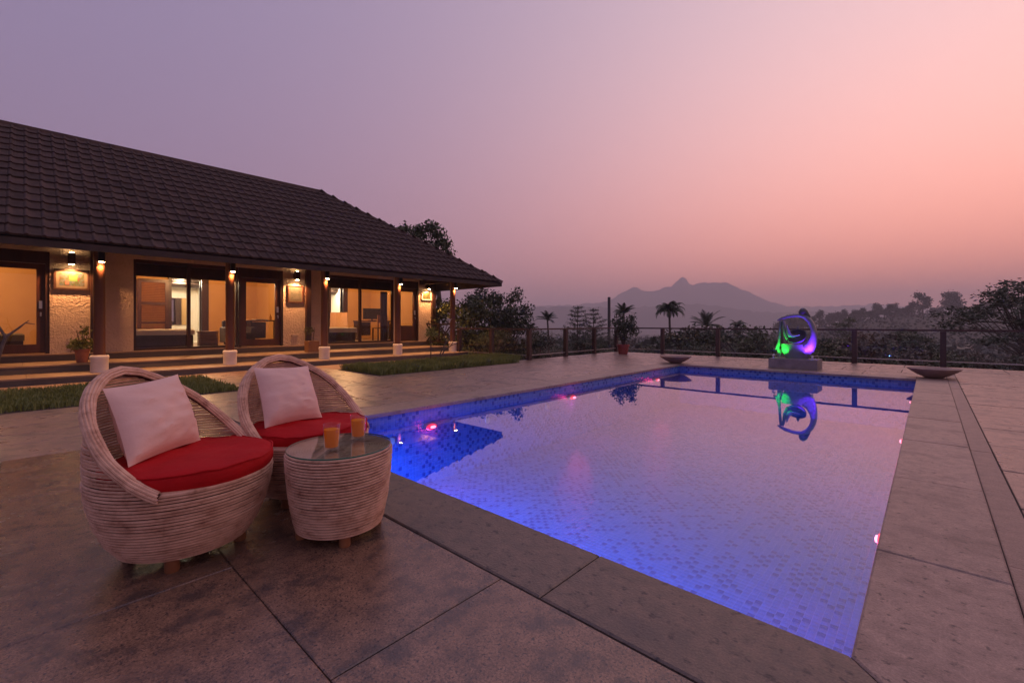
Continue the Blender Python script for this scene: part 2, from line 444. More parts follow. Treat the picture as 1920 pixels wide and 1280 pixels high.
# the 300 that show largest: floor pieces seen past the near right corner of the coping
vis = (tiles[:, 3] == 0) & (.512 * tiles[:, 1] > 1.80) & (.512 * tiles[:, 0] < -.20)
dep = tiles[:, 0] * FW.x + tiles[:, 1] * FW.y; dep = np.where(vis, dep, 1e9)
order = np.argsort(dep); single = set(order[:290].tolist())
UV = {0: ((1, 0, 0), (0, 1, 0), (0, 0, 1)), 1: ((0, 1, 0), (0, 0, 1), (1, 0, 0)), 2: ((0, 0, 1), (0, 1, 0), (-1, 0, 0)),
      3: ((0, 0, 1), (1, 0, 0), (0, 1, 0)), 4: ((1, 0, 0), (0, 0, 1), (0, -1, 0))}
def tile_arrays(idx):
    T = tiles[idx]; n = len(T)
    U = np.array([UV[int(k)][0] for k in T[:, 3]]); Vv = np.array([UV[int(k)][1] for k in T[:, 3]]); Nn = np.array([UV[int(k)][2] for k in T[:, 3]])
    c = T[:, :3]; h0 = TS / 2 - GAP; h1 = h0 - .0012
    vs = []
    for h, e in ((h0, 0.0), (h1, TH_)):
        hv = np.where(T[:, 3:4] == 0, h + GAP - .0004, h)
        for a, b in ((-1, -1), (1, -1), (1, 1), (-1, 1)):
            vs.append(c + U * a * h + Vv * b * hv + Nn * e)
    V = np.stack(vs, 1).reshape(-1, 3); b = np.arange(n)[:, None] * 8
    Q = np.concatenate([b + np.array(q)[None] for q in ((4, 5, 6, 7), (0, 1, 5, 4), (1, 2, 6, 5), (2, 3, 7, 6), (3, 0, 4, 7))], 0)
    return V, Q
rest = np.array([i for i in range(len(tiles)) if i not in single])
V, Q = tile_arrays(rest)
o = link('mosaic_tiling', npmesh('mosaic_tiling', V, Q), mosaic, basin); o['kind'] = 'stuff'
tiles_keep = tiles.copy(); tiles = np.array([(0., 0., 0., 0)])
V, Q = tile_arrays(np.array([0])); tme = npmesh('mosaic_tile', V, Q); tme.materials.append(mosaic); tiles = tiles_keep
for i in sorted(single):
    link('mosaic_tile', tme, None, basin, tuple(tiles[i][:3]))
for y in (3.0, 4.6, 6.0, 7.6, 9.2):
    mb = MB(); mb.tube([(PX0 + .002, y, -.36), (PX0 + .018, y, -.36)], .045, 16); build('inlet_nozzle', mb, white_paint, basin, True)
mb = MB(); mb.add([(PX0 - .0, PY0, WZ), (PX1, PY0, WZ), (PX1, PY1, WZ), (PX0, PY1, WZ)], [(0, 1, 2, 3)])
build('pool_water', mb, water_m, kind='structure')

# underwater lights
def lamp(parent, kind, col, power, loc, name='glow', size=.03, aim=None, angle=None, blend=.4):
    l = bpy.data.lights.new(name, kind); l.color = col; l.energy = power
    if kind in ('POINT', 'SPOT'): l.shadow_soft_size = size
    if kind == 'SPOT': l.spot_size = R(angle); l.spot_blend = blend
    o = bpy.data.objects.new(name, l); COL.objects.link(o)
    if parent is not None: o.parent = parent; loc = Vector(loc) - ORG[parent.name]
    o.location = loc
    if aim is not None: o.rotation_euler = (Vector(aim) - Vector(loc) - (ORG[parent.name] if parent is not None else Vector())).to_track_quat('-Z', 'Y').to_euler()
    return o
red_lens = emit('red_lamp_lens', (1, .015, .05), 3.2); blue_lens = emit('blue_lamp_lens', (.08, .22, 1), 20)
red_core = emit('red_lamp_core', (1, .20, .26), 7)
def pool_light(x, y, z, nrm, lens, core, col, pw, label, group):
    t = thing('pool_light', label, 'pool light', (x, y, z), 0, group)
    n = Vector(nrm); c = Vector((x, y, z)); sd_ = n.cross(Vector((0, 0, 1)))
    def oval(pr_, a_, b_, name, mat):
        vs_ = [c + n * h_ + sd_ * (a_ * q_ * math.cos(2 * math.pi * k / 24)) + Vector((0, 0, b_ * q_ * math.sin(2 * math.pi * k / 24))) for q_, h_ in pr_ for k in range(24)]
        m2 = MB(); m2.add(vs_, [(i * 24 + k, i * 24 + (k + 1) % 24, (i + 1) * 24 + (k + 1) % 24, (i + 1) * 24 + k) for i in range(len(pr_) - 1) for k in range(24)] + [tuple((len(pr_) - 1) * 24 + k for k in range(24))])
        return build(name, m2, mat, t, True)
    oval([(1, .003), (1, .04), (.93, .052)], .092, .046, 'rim', metal_m)
    oval([(1, .050), (.94, .066), (.72, .082), (.05, .088)], .080, .036, 'lens', lens)
    oval([(1, .080), (.9, .094), (.1, .100)], .045, .019, 'bulb', core)
    aim = c + n * .6 - Vector((0, 0, .34)); p = c + n * .12
    lamp(t, 'SPOT', col, pw, p, size=.03, aim=aim, angle=124, blend=.9)
    if core is red_core: lamp(t, 'POINT', col, pw * .35, c + n * .13 - Vector((0, 0, .03)), size=.03)

lab = {(0, 0): 'glowing red pool light on the villa side wall, nearest the wicker table', (0, 1): 'glowing red pool light halfway along the villa side wall of the pool',
       (0, 2): 'glowing red pool light on the villa side wall near the far corner bowl', (1, 0): 'pink pool light on the right wall of the pool, closest to the camera',
       (1, 1): 'red pool light halfway along the right wall of the pool', (1, 2): 'red pool light on the right wall near the far right bowl'}
for k, y in enumerate((3.56, 6.69, 10.1)):
    pool_light(PX0, y, -.27, (1, 0, 0), red_lens, red_core, (1, .03, .12), 14, lab[0, k], 'red pool lights')
    pool_light(PX1, y, -.27, (-1, 0, 0), red_lens, red_core, (1, .03, .12), 12, lab[1, k], 'red pool lights')
for x, pw_, w_ in ((-4.2, 500, 'left'), (-2.9, 430, 'middle'), (-1.4, 330, 'right')):
    pool_light(x, PY0, -.50, (0, 1, 0), blue_lens, blue_lens, (.045, .21, 1), pw_, w_ + ' one of the three blue pool lights under the near edge of the pool', 'blue pool lights under the near edge')

# ------------------------------------------------------------------ paved deck
mb = MB()
base = [(-5.26, PX0 - .1, PY0 - .1, PY1 + .1), (PX1 + .1, 6.2, PY0 - .1, PY1 + .1), (-11.3, 6.2, -4.0, PY0 - .1), (-8.7, 6.2, PY1 + .1, 15.16), (-8.7, -5.26, PY0 - .1, PY1 + .1)]
for a, b, c, d in base: mb.box(a, b, c, d, -.8, -.008)
mb.box(-11.3, -8.7, PY0 - .1, 10.0, -.8, -.008)
deck = build('pool_deck', mb, mortar, kind='structure')
G = .003
def slab(poly, name='paving_slab', mat=stone, jitter=.0015, c=.004, thick=.045, g=.017):
    z = random.uniform(-jitter, jitter)
    n = len(poly); cx = sum(p[0] for p in poly) / n; cy = sum(p[1] for p in poly) / n
    ins = []
    for i in range(n):
        p = Vector(poly[i]); a = (Vector(poly[i - 1]) - p).normalized(); b = (Vector(poly[(i + 1) % n]) - p).normalized()
        sn = abs(a.x * b.y - a.y * b.x); d = (a + b) * (g * .5 / max(sn, .2)); ins.append((p.x + d.x, p.y + d.y))
    m_ = MB(); m_.prism(ins, -.045, z, c)
    return build(name, m_, mat, deck)
def rect(x0, x1, y0, y1, **k): return slab([(x0, y0), (x1, y0), (x1, y1), (x0, y1)], **k)
CW = .435
CX0, CX1, CY0, CY1 = -4.72, -.185, 1.78, 11.5
cop = dict(name='coping_stone', mat=coping_m, c=.008, g=.005)
# near edge, mitred to the right edge
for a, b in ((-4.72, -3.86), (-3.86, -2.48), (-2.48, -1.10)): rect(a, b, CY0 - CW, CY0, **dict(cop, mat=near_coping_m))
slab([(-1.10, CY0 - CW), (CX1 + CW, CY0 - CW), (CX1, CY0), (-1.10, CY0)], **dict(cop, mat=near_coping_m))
ys = [2.70, 4.08, 5.45, 6.77, 8.07, 9.35, 10.65, CY1]
slab([(CX1 + CW, CY0 - CW), (CX1 + CW, 2.70), (CX1, 2.70), (CX1, CY0)], **cop)
for a, b in zip(ys[:-1], ys[1:]): rect(CX1, CX1 + CW, a, b, **cop)
xs = [-4.72, -3.5, -2.3, -1.2, CX1]
for a, b in zip(xs[:-1], xs[1:]): rect(a, b, CY1, CY1 + CW, **cop)
rect(CX1, CX1 + CW, CY1, CY1 + CW, **cop); rect(-5.2, -4.72, CY1, CY1 + CW, **cop)
ys = [CY0 - CW, 2.6, 3.9, 5.2, 6.5, 7.8, 9.1, 10.3, CY1]
for a, b in zip(ys[:-1], ys[1:]): rect(-5.2, -4.72, a, b, **cop)
# drain cover strip right of the coping
bx0, bx1 = CX1 + CW, .375
y = -3.2
while y < 15.0:
    rect(bx0, bx1, y, min(y + 1.22, 15.1), name='drain_cover', mat=drain_m, g=.002); y += 1.22
# right terrace
yr = [5.67 + .91 * k for k in range(-10, 11)]; yr = [v for v in yr if v < 14.6] + [15.12]
for k, (a, b) in enumerate(zip(yr[:-1], yr[1:])):
    x = .375; off = (.35, .8, .55, .1)[k % 4]; first = True
    while x < 6.1:
        w = random.uniform(1.15, 1.55) if not first else .75 + off
        if 6.1 - (x + w) < .5: w = 6.1 - x
        rect(x, x + w, a, b, jitter=.004); x += w; first = False
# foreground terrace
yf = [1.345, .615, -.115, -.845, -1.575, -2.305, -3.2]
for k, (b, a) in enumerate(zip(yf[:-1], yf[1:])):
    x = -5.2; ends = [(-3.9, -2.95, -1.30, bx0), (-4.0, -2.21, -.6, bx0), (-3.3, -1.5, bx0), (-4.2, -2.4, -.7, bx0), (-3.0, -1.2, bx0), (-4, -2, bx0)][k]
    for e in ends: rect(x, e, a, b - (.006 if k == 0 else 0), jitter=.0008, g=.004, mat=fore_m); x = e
# villa side: narrow courses near the seats, staggered slabs beyond
cols = [-5.2, -5.85, -6.37, -6.87, -7.37, -7.93]
for c, (b, a) in enumerate(zip(cols[:-1], cols[1:])):
    y = -3.2 + .35 * (c % 3)
    ylist = [-3.2] + [v for v in np.arange(-3.2 + .5 + .4 * (c % 3), .3, 1.5)] + [.71]
    for p, q in zip(ylist[:-1], ylist[1:]): rect(a, b, p, q)
yl = [.71, 1.55, 2.37, 3.20, 4.03, 4.85, 5.72, 6.55, 7.4, 8.25, 9.13, 9.95, 10.8, 11.65, 12.5, 13.35, 14.2, 15.12]
for k, (a, b) in enumerate(zip(yl[:-1], yl[1:])):
    xend = -7.93 if b < 2.5 else (-11.22 if b < 4.9 else (-8.1 if b < 9.2 else -8.62))
    x = -5.2; w = (1.22, .75)[k % 2]
    while x > xend + .01:
        e = max(xend, x - w)
        if e - xend < .35: e = xend
        rect(e, x, a, b); x = e; w = 1.22
# far strip
yb = [CY1 + CW, 12.75, 13.55, 14.35, 15.12]
for k, (a, b) in enumerate(zip(yb[:-1], yb[1:])):
    x = -5.2; w = (1.0, .55)[k % 2]
    while x < bx0 - .01:
        e = min(bx0, x + w)
        if bx0 - e < .35: e = bx0
        rect(x, e, a, b, jitter=.003); x = e; w = 1.05
# sandy strip along the lowest step and the planting beds
mb = MB(); mb.box(-11.24, -10.35, -6, 2.37, -.3, -.006).box(-11.24, -9.95, 4.86, 9.78, -.3, -.006)
build('sandy_path', mb, sand_m, kind='structure')
mb = MB(); mb.box(-10.35, -7.95, -6, 2.36, -.3, .0).box(-9.95, -8.12, 4.88, 9.12, -.3, .0).box(-9.95, -8.64, 9.12, 9.80, -.3, .0)
build('bed_soil', mb, soil_m, kind='structure')

def grass(name, rects, n, h0, h1, w, seed, clump=.45, flop=.5):
    g = np.random.default_rng(seed); P = []
    for (x0, x1, y0, y1), k in zip(rects, n):
        P.append(np.c_[g.uniform(x0, x1, k), g.uniform(y0, y1, k)])
    P = np.concatenate(P); k = len(P)
    hn = np.array([noise.noise((p[0] * 2.2, p[1] * 2.2, seed)) for p in P]) * .5 + .5
    hn2 = np.array([noise.noise((p[0] * 7, p[1] * 7, seed + 4)) for p in P]) * .5 + .5
    keep = g.uniform(size=k) < (.35 + .65 * hn2); P = P[keep]; hn = hn[keep]; k = len(P)
    h = (h0 + (h1 - h0) * (hn * clump + g.uniform(size=k) * (1 - clump)))
    a = g.uniform(0, 6.283, k); d = np.c_[np.cos(a), np.sin(a)]; s = np.c_[-d[:, 1], d[:, 0]]
    fl = g.uniform(.1, 1, k)[:, None] * flop
    b = np.c_[P, np.zeros(k)]
    V = np.stack([np.c_[P - s * w, np.full(k, -.005)], np.c_[P + s * w, np.full(k, -.005)],
                  np.c_[P + d * fl * h[:, None] * .45 + s * w * .8, h * .62], np.c_[P + d * fl * h[:, None] * 1.1, h * (1 - .25 * fl[:, 0])]], 1).reshape(-1, 3)
    q = np.arange(k)[:, None] * 4
    Q = np.concatenate([q + np.array((0, 1, 2, 3))[None]])
    o = link(name, npmesh(name, V, Q), grass_m); o['kind'] = 'stuff'; return o
grass('grass', [(-10.3, -7.97, -2.5, 2.33)], [26000], .03, .13, .006, 3)
grass('ground_cover', [(-9.9, -8.13, 4.92, 9.1), (-9.9, -8.66, 9.1, 9.75)], [26000, 4000], .06, .24, .006, 9, clump=.6)

# ------------------------------------------------------------------ villa
villa = thing('villa', 'long single storey villa with charcoal tiled hip roof and lit veranda beside the pool', 'house', (-13.45, 4, 0))
WX = -13.45; YE = 10.26; YW = -6.0
mb = MB(); mb.box(-17.7, WX + .06, YW, YE - .02, -.5, .395); build('plinth', mb, concrete, villa)
mb = MB(); mb.box(-17.68, WX - .02, YW + .2, YE - .22, .396, .43); build('room_floor', mb, M('polished_room_floor', (.30, .20, .12), (.25, .16, .10), 2, .3), villa)
# steps: riser block + tread slabs
for (x0, x1, z0, z1, ye) in ((-12.2, -11.25, -.3, .09, 10.02), (WX + .06, -12.2, -.3, .24, 9.98), (WX - .0, WX + .13, .0, .39, 9.98)):
    mb = MB(); mb.box(x0 if x1 > -12 else WX + .02, x1, YW, ye, z0, z1); build('step', mb, step_riser, villa)
def treads(x0, x1, z, ye, ln):
    y = ye
    while y > YW:
        a = max(YW, y - ln)
        m_ = MB(); m_.cbox(x0, x1, a + .002, y - .002, z, z + .03, .005); build('tread_slab', m_, step_tread, villa); y = a
treads(-12.22, -11.235, .09, 10.03, 1.25); treads(WX + .07, -12.185, .24, 9.99, 1.25); treads(WX - .02, WX + .145, .39, 9.99, 1.6)
# front wall between the openings
openings = [(-3.1, -.95), (-.72, .372), (1.722, 3.868), (3.884, 4.998), (6.30, 8.60), (8.72, 9.62)]
mb = MB()
edges = [YW] + [v for o_ in openings for v in o_] + [YE]
for a, b in zip(edges[0::2], edges[1::2]):
    if b - a > .03: mb.box(WX - .2, WX, a, b, .0 if b > 10 else .42, 2.54)
mb.box(WX - .2, WX, YW, YE, 2.54, 2.9)
mb.box(-17.7, WX - .2, YE - .2, YE, 0, 2.9)
mb.box(-17.7, WX - .2, YW, YW + .2, 0, 2.9)
build('wall', mb, cream_wall, villa)
BK = -17.5
mb = MB()
mb.box(BK - .2, BK, YW + .2, 3.16, .43, 2.7).box(BK - .2, BK, 3.95, 8.30, .43, 2.7).box(BK - .2, BK, 8.80, YE - .2, .43, 2.7)
mb.box(BK - .2, BK, 3.16, 3.95, 2.47, 2.7).box(BK - .2, BK, 8.30, 8.80, 2.47, 2.7)
mb.box(BK, WX - .2, .98, 1.10, .43, 2.7).box(BK, WX - .2, 5.60, 5.72, .43, 2.7)
mb.box(BK, WX - .2, YE - .215, YE - .202, .43, 2.7)
build('inner_wall', mb, room_wall, villa)
mb = MB(); mb.box(BK, WX - .2, YW + .2, YE - .22, 2.70, 2.76); build('ceiling', mb, ceil_m, villa)
mb = MB()
for a, b in ((2.9, 4.3), (8.1, 9.2)):
    mb.box(-19.6, -19.5, a, b, .43, 2.7).box(-19.5, BK - .2, a - .08, a, .43, 2.7).box(-19.5, BK - .2, b, b + .08, .43, 2.7).box(-19.5, BK - .2, a, b, 2.62, 2.7).box(-19.5, BK - .2, a, b, .38, .43)
build('bathroom_wall', mb, bath_wall, villa)
mb = MB()
for a, b in ((3.16, 3.95), (8.30, 8.80)):
    mb.box(BK - .22, BK + .04, b, b + .2, .43, 2.55).box(BK - .22, BK + .04, a - .08, a, .43, 2.55).box(BK - .22, BK + .04, a, b, 2.47, 2.55)
build('door_casing', mb, darkwood, villa)
mb = MB(); mb.box(-19.49, -19.47, 3.2, 3.95, 1.0, 1.95); f = build('mirror', mb, M('mirror', (.8, .8, .8), rough=.05, metal=1), villa)
# windows and doors
def window(y0, y1, mull, z1=2.455):
    m_ = MB(); x0, x1 = WX - .13, WX - .03
    m_.box(x0, x1, y0, y0 + .05, .43, z1 + .08).box(x0, x1, y1 - .05, y1, .43, z1 + .08).box(x0, x1, y0 + .05, y1 - .05, .43, .48).box(x0, x1, y0 + .05, y1 - .05, z1, z1 + .085)
    m_.box(x0, x1 - .01, mull - .035, mull + .035, .48, z1)
    w = build('window', m_, darkwood, villa)
    for a, b in ((y0 + .05, mull - .035), (mull + .035, y1 - .05)):
        p = MB(); p.box(WX - .085, WX - .079, a, b, .48, z1); build('pane', p, win_glass, w)
    p = MB(); p.box(WX - .24, WX - .205, y0 - .02, y1 + .02, 2.17, 2.62); build('pelmet', p, darkwood, w)
    return w
window(1.722, 3.868, 2.79); window(6.30, 8.60, 7.39); window(-3.1, -.95, -2.0)
def door(y0, y1, zt=2.54, gz0=.62, gz1=2.17, st=.17):
    m_ = MB(); x0, x1 = WX - .14, WX - .02
    m_.box(x0, x1, y0, y0 + .06, .43, zt).box(x0, x1, y1 - .06, y1, .43, zt).box(x0, x1, y0 + .06, y1 - .06, gz1 + .12, zt)
    d = build('door', m_, darkwood, villa)
    a, b = y0 + .06, y1 - .06; lf = MB(); q0, q1 = WX - .115, WX - .065
    lf.box(q0, q1, a, a + st - .04, .44, gz1 + .115).box(q0, q1, b - st + .04, b, .44, gz1 + .115).box(q0, q1, a + st - .04, b - st + .04, .44, gz0).box(q0, q1, a + st - .04, b - st + .04, gz1, gz1 + .115)
    build('leaf', lf, redwood, d)
    g = MB(); g.box(WX - .093, WX - .087, a + st - .04, b - st + .04, gz0, gz1); build('pane', g, win_glass, d)
    g = MB(); g.cbox(WX - .066, WX - .05, b - .095, b - .045, 1.36, 1.52, .004); build('lock_plate', g, metal_m, d)
    g = MB(); g.tube([(WX - .066, b - .07, 1.27), (WX - .02, b - .07, 1.27)], .014, 8).tube([(WX - .02, b - .07, 1.275), (WX - .02, b - .07, 1.20)], .012, 8); build('handle', g, metal_m, d, True)
door(-.72, .372); door(3.884, 4.998); door(8.72, 9.62, gz0=.98)
for y0 in (.99, 5.61, 10.17):
    mb = MB(); mb.cbox(WX, WX + .09, y0, y0 + .14, .0 if y0 > 10 else .42, 2.62, .006); build('pilaster', mb, darkwood, villa)
# columns
colY = (.99, 3.19, 5.37, 7.60, 9.72); CXc = -11.68
for y in (-1.2,) + colY:
    mb = MB(); mb.lathe((CXc, y, .12), [(.122, .33), (.088, .331), (.088, 2.30), (.095, 2.31)], 20); c = build('column', mb, colwood, villa, True)
    mb = MB(); mb.lathe((CXc, y, .12), [(.132, 0), (.134, .02), (.134, .25), (.143, .265), (.143, .30), (.130, .325), (.118, .33)], 28); build('column_base', mb, white_paint, c, True)
mb = MB(); mb.box(CXc - .07, CXc + .07, YW, 9.85, 2.43, 2.62); build('eave_beam', mb, darkwood, villa)
mb = MB(); mb.box(WX - .1, CXc - .07, 9.65, 9.79, 2.44, 2.60); build('end_beam', mb, darkwood, villa)
# veranda end balustrade
mb = MB(); mb.bar((CXc - .09, 9.72, 1.03), (WX + .1, 9.9, 1.03), .06, .05); mb.bar((CXc - .09, 9.72, .42), (WX + .1, 9.9, .42), .05, .05)
mb.bar((CXc - .1, 9.72, .45), (-12.5, 9.81, 1.0), .035, .035).bar((CXc - .1, 9.74, 1.0), (-12.5, 9.83, .45), .035, .035).bar((-12.52, 9.81, .42), (-12.52, 9.81, 1.03), .045, .045)
mb.bar((-12.56, 9.81, .45), (WX + .12, 9.9, 1.0), .035, .035).bar((-12.56, 9.83, 1.0), (WX + .12, 9.92, .45), .035, .035)
build('balustrade', mb, darkwood, villa)

# roof
XE, YEV, ZE = -10.5, 10.80, 2.40; SL = R(35); HD = 4.22; XR = XE - HD; ZR = ZE + HD * math.tan(SL); XB = XR - HD; YR = YEV - HD
def slope_slab(m_, poly, t):
    n = len(poly); v = list(poly) + [(p[0], p[1], p[2] - t) for p in poly]
    m_.add(v, [tuple(range(n)), tuple(range(2 * n - 1, n - 1, -1))] + [(i, n + i, n + (i + 1) % n, (i + 1) % n) for i in range(n)])
YL = -6.4
mb = MB()
slope_slab(mb, [(XE, YL, ZE), (XE, YEV, ZE), (XR, YR, ZR), (XR, YL, ZR)], .10)
slope_slab(mb, [(XE, YEV, ZE), (XB, YEV, ZE), (XR, YR, ZR)], .10)
slope_slab(mb, [(XB, YEV, ZE), (XB, YL, ZE), (XR, YL, ZR), (XR, YR, ZR)], .10)
roof = build('roof', mb, soffit_m, villa)
mb = MB(); mb.box(XE + .002, XE + .03, YL, YEV + .03, ZE - .115, ZE - .005).box(XB, XE + .002, YEV + .002, YEV + .03, ZE - .115, ZE - .005)
build('fascia', mb, soffit_m, villa)
TW, RUN = .20, .322
prof = [(0, .004), (.012, .020), (.028, .030), (.045, .028), (.062, .008), (.10, -.002), (.145, .000), (.185, .008), (.2, .006)]
def tile_local():
    v = []; f = []
    n = len(prof); Lt = RUN + .05
    for (yy, hh) in prof:
        sag = -.022 * math.sin(min(1, max(0, (yy - .05) / .15)) * math.pi)
        v.append((sag, yy, hh + .045))            # front top edge
        v.append((sag, yy, hh + .008))            # front lower edge
        v.append((-Lt, yy, hh + .012))
    for i in range(n - 1):
        a, b = i * 3, (i + 1) * 3
        f += [(a, b, b + 2, a + 2), (a + 1, b + 1, b, a)]
    f.append((0, 2, 1)); e = (n - 1) * 3; f.append((e, e + 1, e + 2))
    return v, f
tv, tf = tile_local()
cs, sn = math.cos(SL), math.sin(SL)
def tile_at(yy, s, side):
    """origin of a tile whose front edge lies s metres up the slope"""
    if side == 'f': return Vector((XE - s * cs + .03, yy, ZE + s * sn + .012))
rows = int(HD / cs / RUN)
spots = []
for k in range(rows + 1):
    s = k * RUN; lim = YEV - s * cs
    y = YL
    while y + TW < lim + .09:
        if y + TW <= lim + .10: spots.append((y, s))
        y += TW
def tdist(p):
    q = Vector((XE - p[1] * cs, p[0], ZE + p[1] * sn - 1.05)); d = q.x * FW.x + q.y * FW.y; u = (q.x * RT.x + q.y * RT.y) / max(d, .1)
    return q.length if abs(u) < 1.14 and d > 0 else 1e6 + q.length
spots.sort(key=tdist)
tme = bpy.data.meshes.new('roof_tile'); tme.from_pydata(tv, [], tf); tme.update(); tme.materials.append(tile_m); shade(tme, 50)
rotm = Matrix.Rotation(SL, 4, 'Y')
near, far = spots[:300], spots[300:]
for (y, s) in near:
    o = link('roof_tile', tme, None, roof); o.location = tile_at(y, s, 'f') - ORG[roof.name] + Vector((0, 0, random.uniform(-.003, .003)))
    o.rotation_euler = (random.uniform(-.01, .01), SL, 0)
mb = MB()
for (y, s) in far:
    o_ = tile_at(y, s, 'f'); mb.add([rotm @ Vector(v) + o_ + Vector((0, 0, random.uniform(-.003, .003))) for v in tv], tf)
# hip end slope, not seen from here, same tiles turned by a quarter
r2 = Matrix.Rotation(R(90), 4, 'Z') @ rotm
for k in range(rows + 1):
    s = k * RUN; x = XE - s * cs - .06
    while x - TW > XB + s * cs:
        mb.add([r2 @ Vector(v) + Vector((x, YEV - s * cs + .03, ZE + s * sn + .012)) for v in tv], tf); x -= TW
for k in range(rows + 1):
    s = k * RUN; y = YL; r3 = Matrix.Rotation(R(180), 4, 'Z') @ rotm
    mb.box(XB + s * cs - .02, XB + (s + RUN) * cs, YL, YEV - s * cs, ZE + s * sn, ZE + s * sn + .05)
build('roof_tiling', mb, tile_m, roof, kind='stuff')
mb = MB()
def cap(a, b, w=.13):
    a = Vector(a); b = Vector(b); d = (b - a).normalized(); sd = d.cross(Vector((0, 0, 1))).normalized(); up = sd.cross(d)
    v = []
    for p in (a, b): v += [p + sd * w - up * .075, p + sd * w * .5 + up * .005, p + up * .035, p - sd * w * .5 + up * .005, p - sd * w - up * .075]
    mb.add(v, [(0, 5, 6, 1), (1, 6, 7, 2), (2, 7, 8, 3), (3, 8, 9, 4), (0, 1, 2, 3, 4), (9, 8, 7, 6, 5)])
cap((XE + .05, YEV + .05, ZE + .035), (XR, YR, ZR + .06)); cap((XB, YEV, ZE + .035), (XR, YR, ZR + .06))
build('hip_cap', mb, tile_m, roof, True)
mb = MB(); mb.add([(XR + .16, YL, ZR - .07), (XR + .16, YR, ZR - .07), (XR + .10, YR + .02, ZR + .06), (XR + .10, YL, ZR + .06), (XR - .10, YL, ZR + .06), (XR - .10, YR + .02, ZR + .06), (XR - .16, YR, ZR - .07), (XR - .16, YL, ZR - .07)],
                 [(0, 1, 2, 3), (3, 2, 5, 4), (4, 5, 6, 7), (1, 6, 5, 2)])
build('ridge_cap', mb, tile_m, roof)

# veranda lamps
warm = (1, .43, .15)
bulb_m = emit('warm_bulb', (1, .62, .28), 80)
cl_names = ['column downlight on the column behind the near wicker chair, leftmost of the five', 'column downlight on the second column from the left, before the middle room',
            'column downlight on the third column, right of the street picture', 'column downlight on the fourth column, right of the dining chair window', 'column downlight on the end column under the eave corner']
for i, y in enumerate(colY):
    x = CXc + .088 + .055
    t = thing('column_lamp', cl_names[i], 'wall lamp', (x, y + .02, 2.22), 0, 'downlights on the veranda columns')
    mb = MB(); mb.box(x - .06, x - .01, y - .02, y + .06, 2.27, 2.38).lathe((x, y + .02, 2.22), [(.052, 0), (.052, .19), (.045, .195)], 16); build('housing', mb, black_m, t, True)
    mb = MB(); mb.lathe((x, y + .02, 2.205), [(.005, 0), (.035, .004), (.044, .014)], 16); build('bulb', mb, bulb_m, t, True)
    lamp(t, 'SPOT', warm, 140, (x, y + .02, 2.19), size=.03, aim=(x - .04, y + .02, 0), angle=130, blend=.6)
wl_names = ['box wall lamp above the landscape format picture beside the left door', 'box wall lamp above the street picture beside the middle door', 'box wall lamp above the small picture at the end of the wall']
for i, y in enumerate((.69, 5.315, 9.95)):
    x = WX + .18
    t = thing('wall_lamp', wl_names[i], 'wall lamp', (x, y, 2.42), 0, 'up and down lamps on the villa wall')
    mb = MB(); mb.box(WX + .001, x - .055, y - .04, y + .04, 2.36, 2.48).cbox(x - .055, x + .055, y - .06, y + .06, 2.30, 2.54, .004); build('housing', mb, darkwood, t)
    mb = MB(); mb.lathe((x, y, 2.285), [(.005, 0), (.035, .004), (.045, .014)], 16).lathe((x, y, 2.541), [(.045, 0), (.035, .008), (.005, .012)], 16); build('bulb', mb, bulb_m, t, True)
    lamp(t, 'SPOT', warm, 150, (x, y, 2.275), size=.03, aim=(x - .02, y, 0), angle=136, blend=.3)
    lamp(t, 'SPOT', warm, 30, (x, y, 2.56), size=.03, aim=(x, y, 5), angle=130, blend=.9)
# step lights low on the wall
for y, l in ((.70, 'small louvred step light low on the wall beside the yellow potted plant'), (5.30, 'small louvred step light low on the wall under the street picture')):
    t = thing('step_light', l, 'wall lamp', (WX, y, .70), 0, 'step lights low on the villa wall')
    mb = MB(); mb.cbox(WX + .001, WX + .02, y - .08, y + .08, .66, .74, .003); build('cover', mb, M('step_light_cover', (.45, .33, .26)), t)
    mb = MB()
    for k in range(3): mb.box(WX + .02, WX + .028, y - .06, y + .06, .672 + k * .022, .682 + k * .022)
    build('louvre', mb, white_paint, t)

# pictures
def print_mat(name, cols, sc, seed):
    m, N, L, P = newmat(name); P.inputs['Roughness'].default_value = .5
    t_ = N.new('ShaderNodeTexCoord'); mp = N.new('ShaderNodeMapping'); mp.inputs['Location'].default_value = (seed, seed, seed); L.new(t_.outputs['Object'], mp.inputs[0])
    n = N.new('ShaderNodeTexNoise'); n.inputs['Scale'].default_value = sc; n.inputs['Detail'].default_value = 3; n.inputs['Roughness'].default_value = .7; L.new(mp.outputs[0], n.inputs[0])
    r = N.new('ShaderNodeValToRGB'); L.new(n.outputs['Fac'], r.inputs[0]); r.color_ramp.interpolation = 'CONSTANT'
    e = r.color_ramp.elements; e[0].position = 0; e[0].color = cols[0] + (1,); e[1].position = .36; e[1].color = cols[1] + (1,)
    for k, c in enumerate(cols[2:]):
        x = e.new(.36 + .28 * (k + 1) / (len(cols) - 1)); x.color = c + (1,)
    L.new(r.outputs[0], P.inputs['Base Color']); return m
def flat(name, y0, y1, z0, z1, x, col, parent):
    m_ = MB(); m_.box(x, x + .0015, y0, y1, z0, z1); return build(name, m_, M(name + '_ink', col), parent)
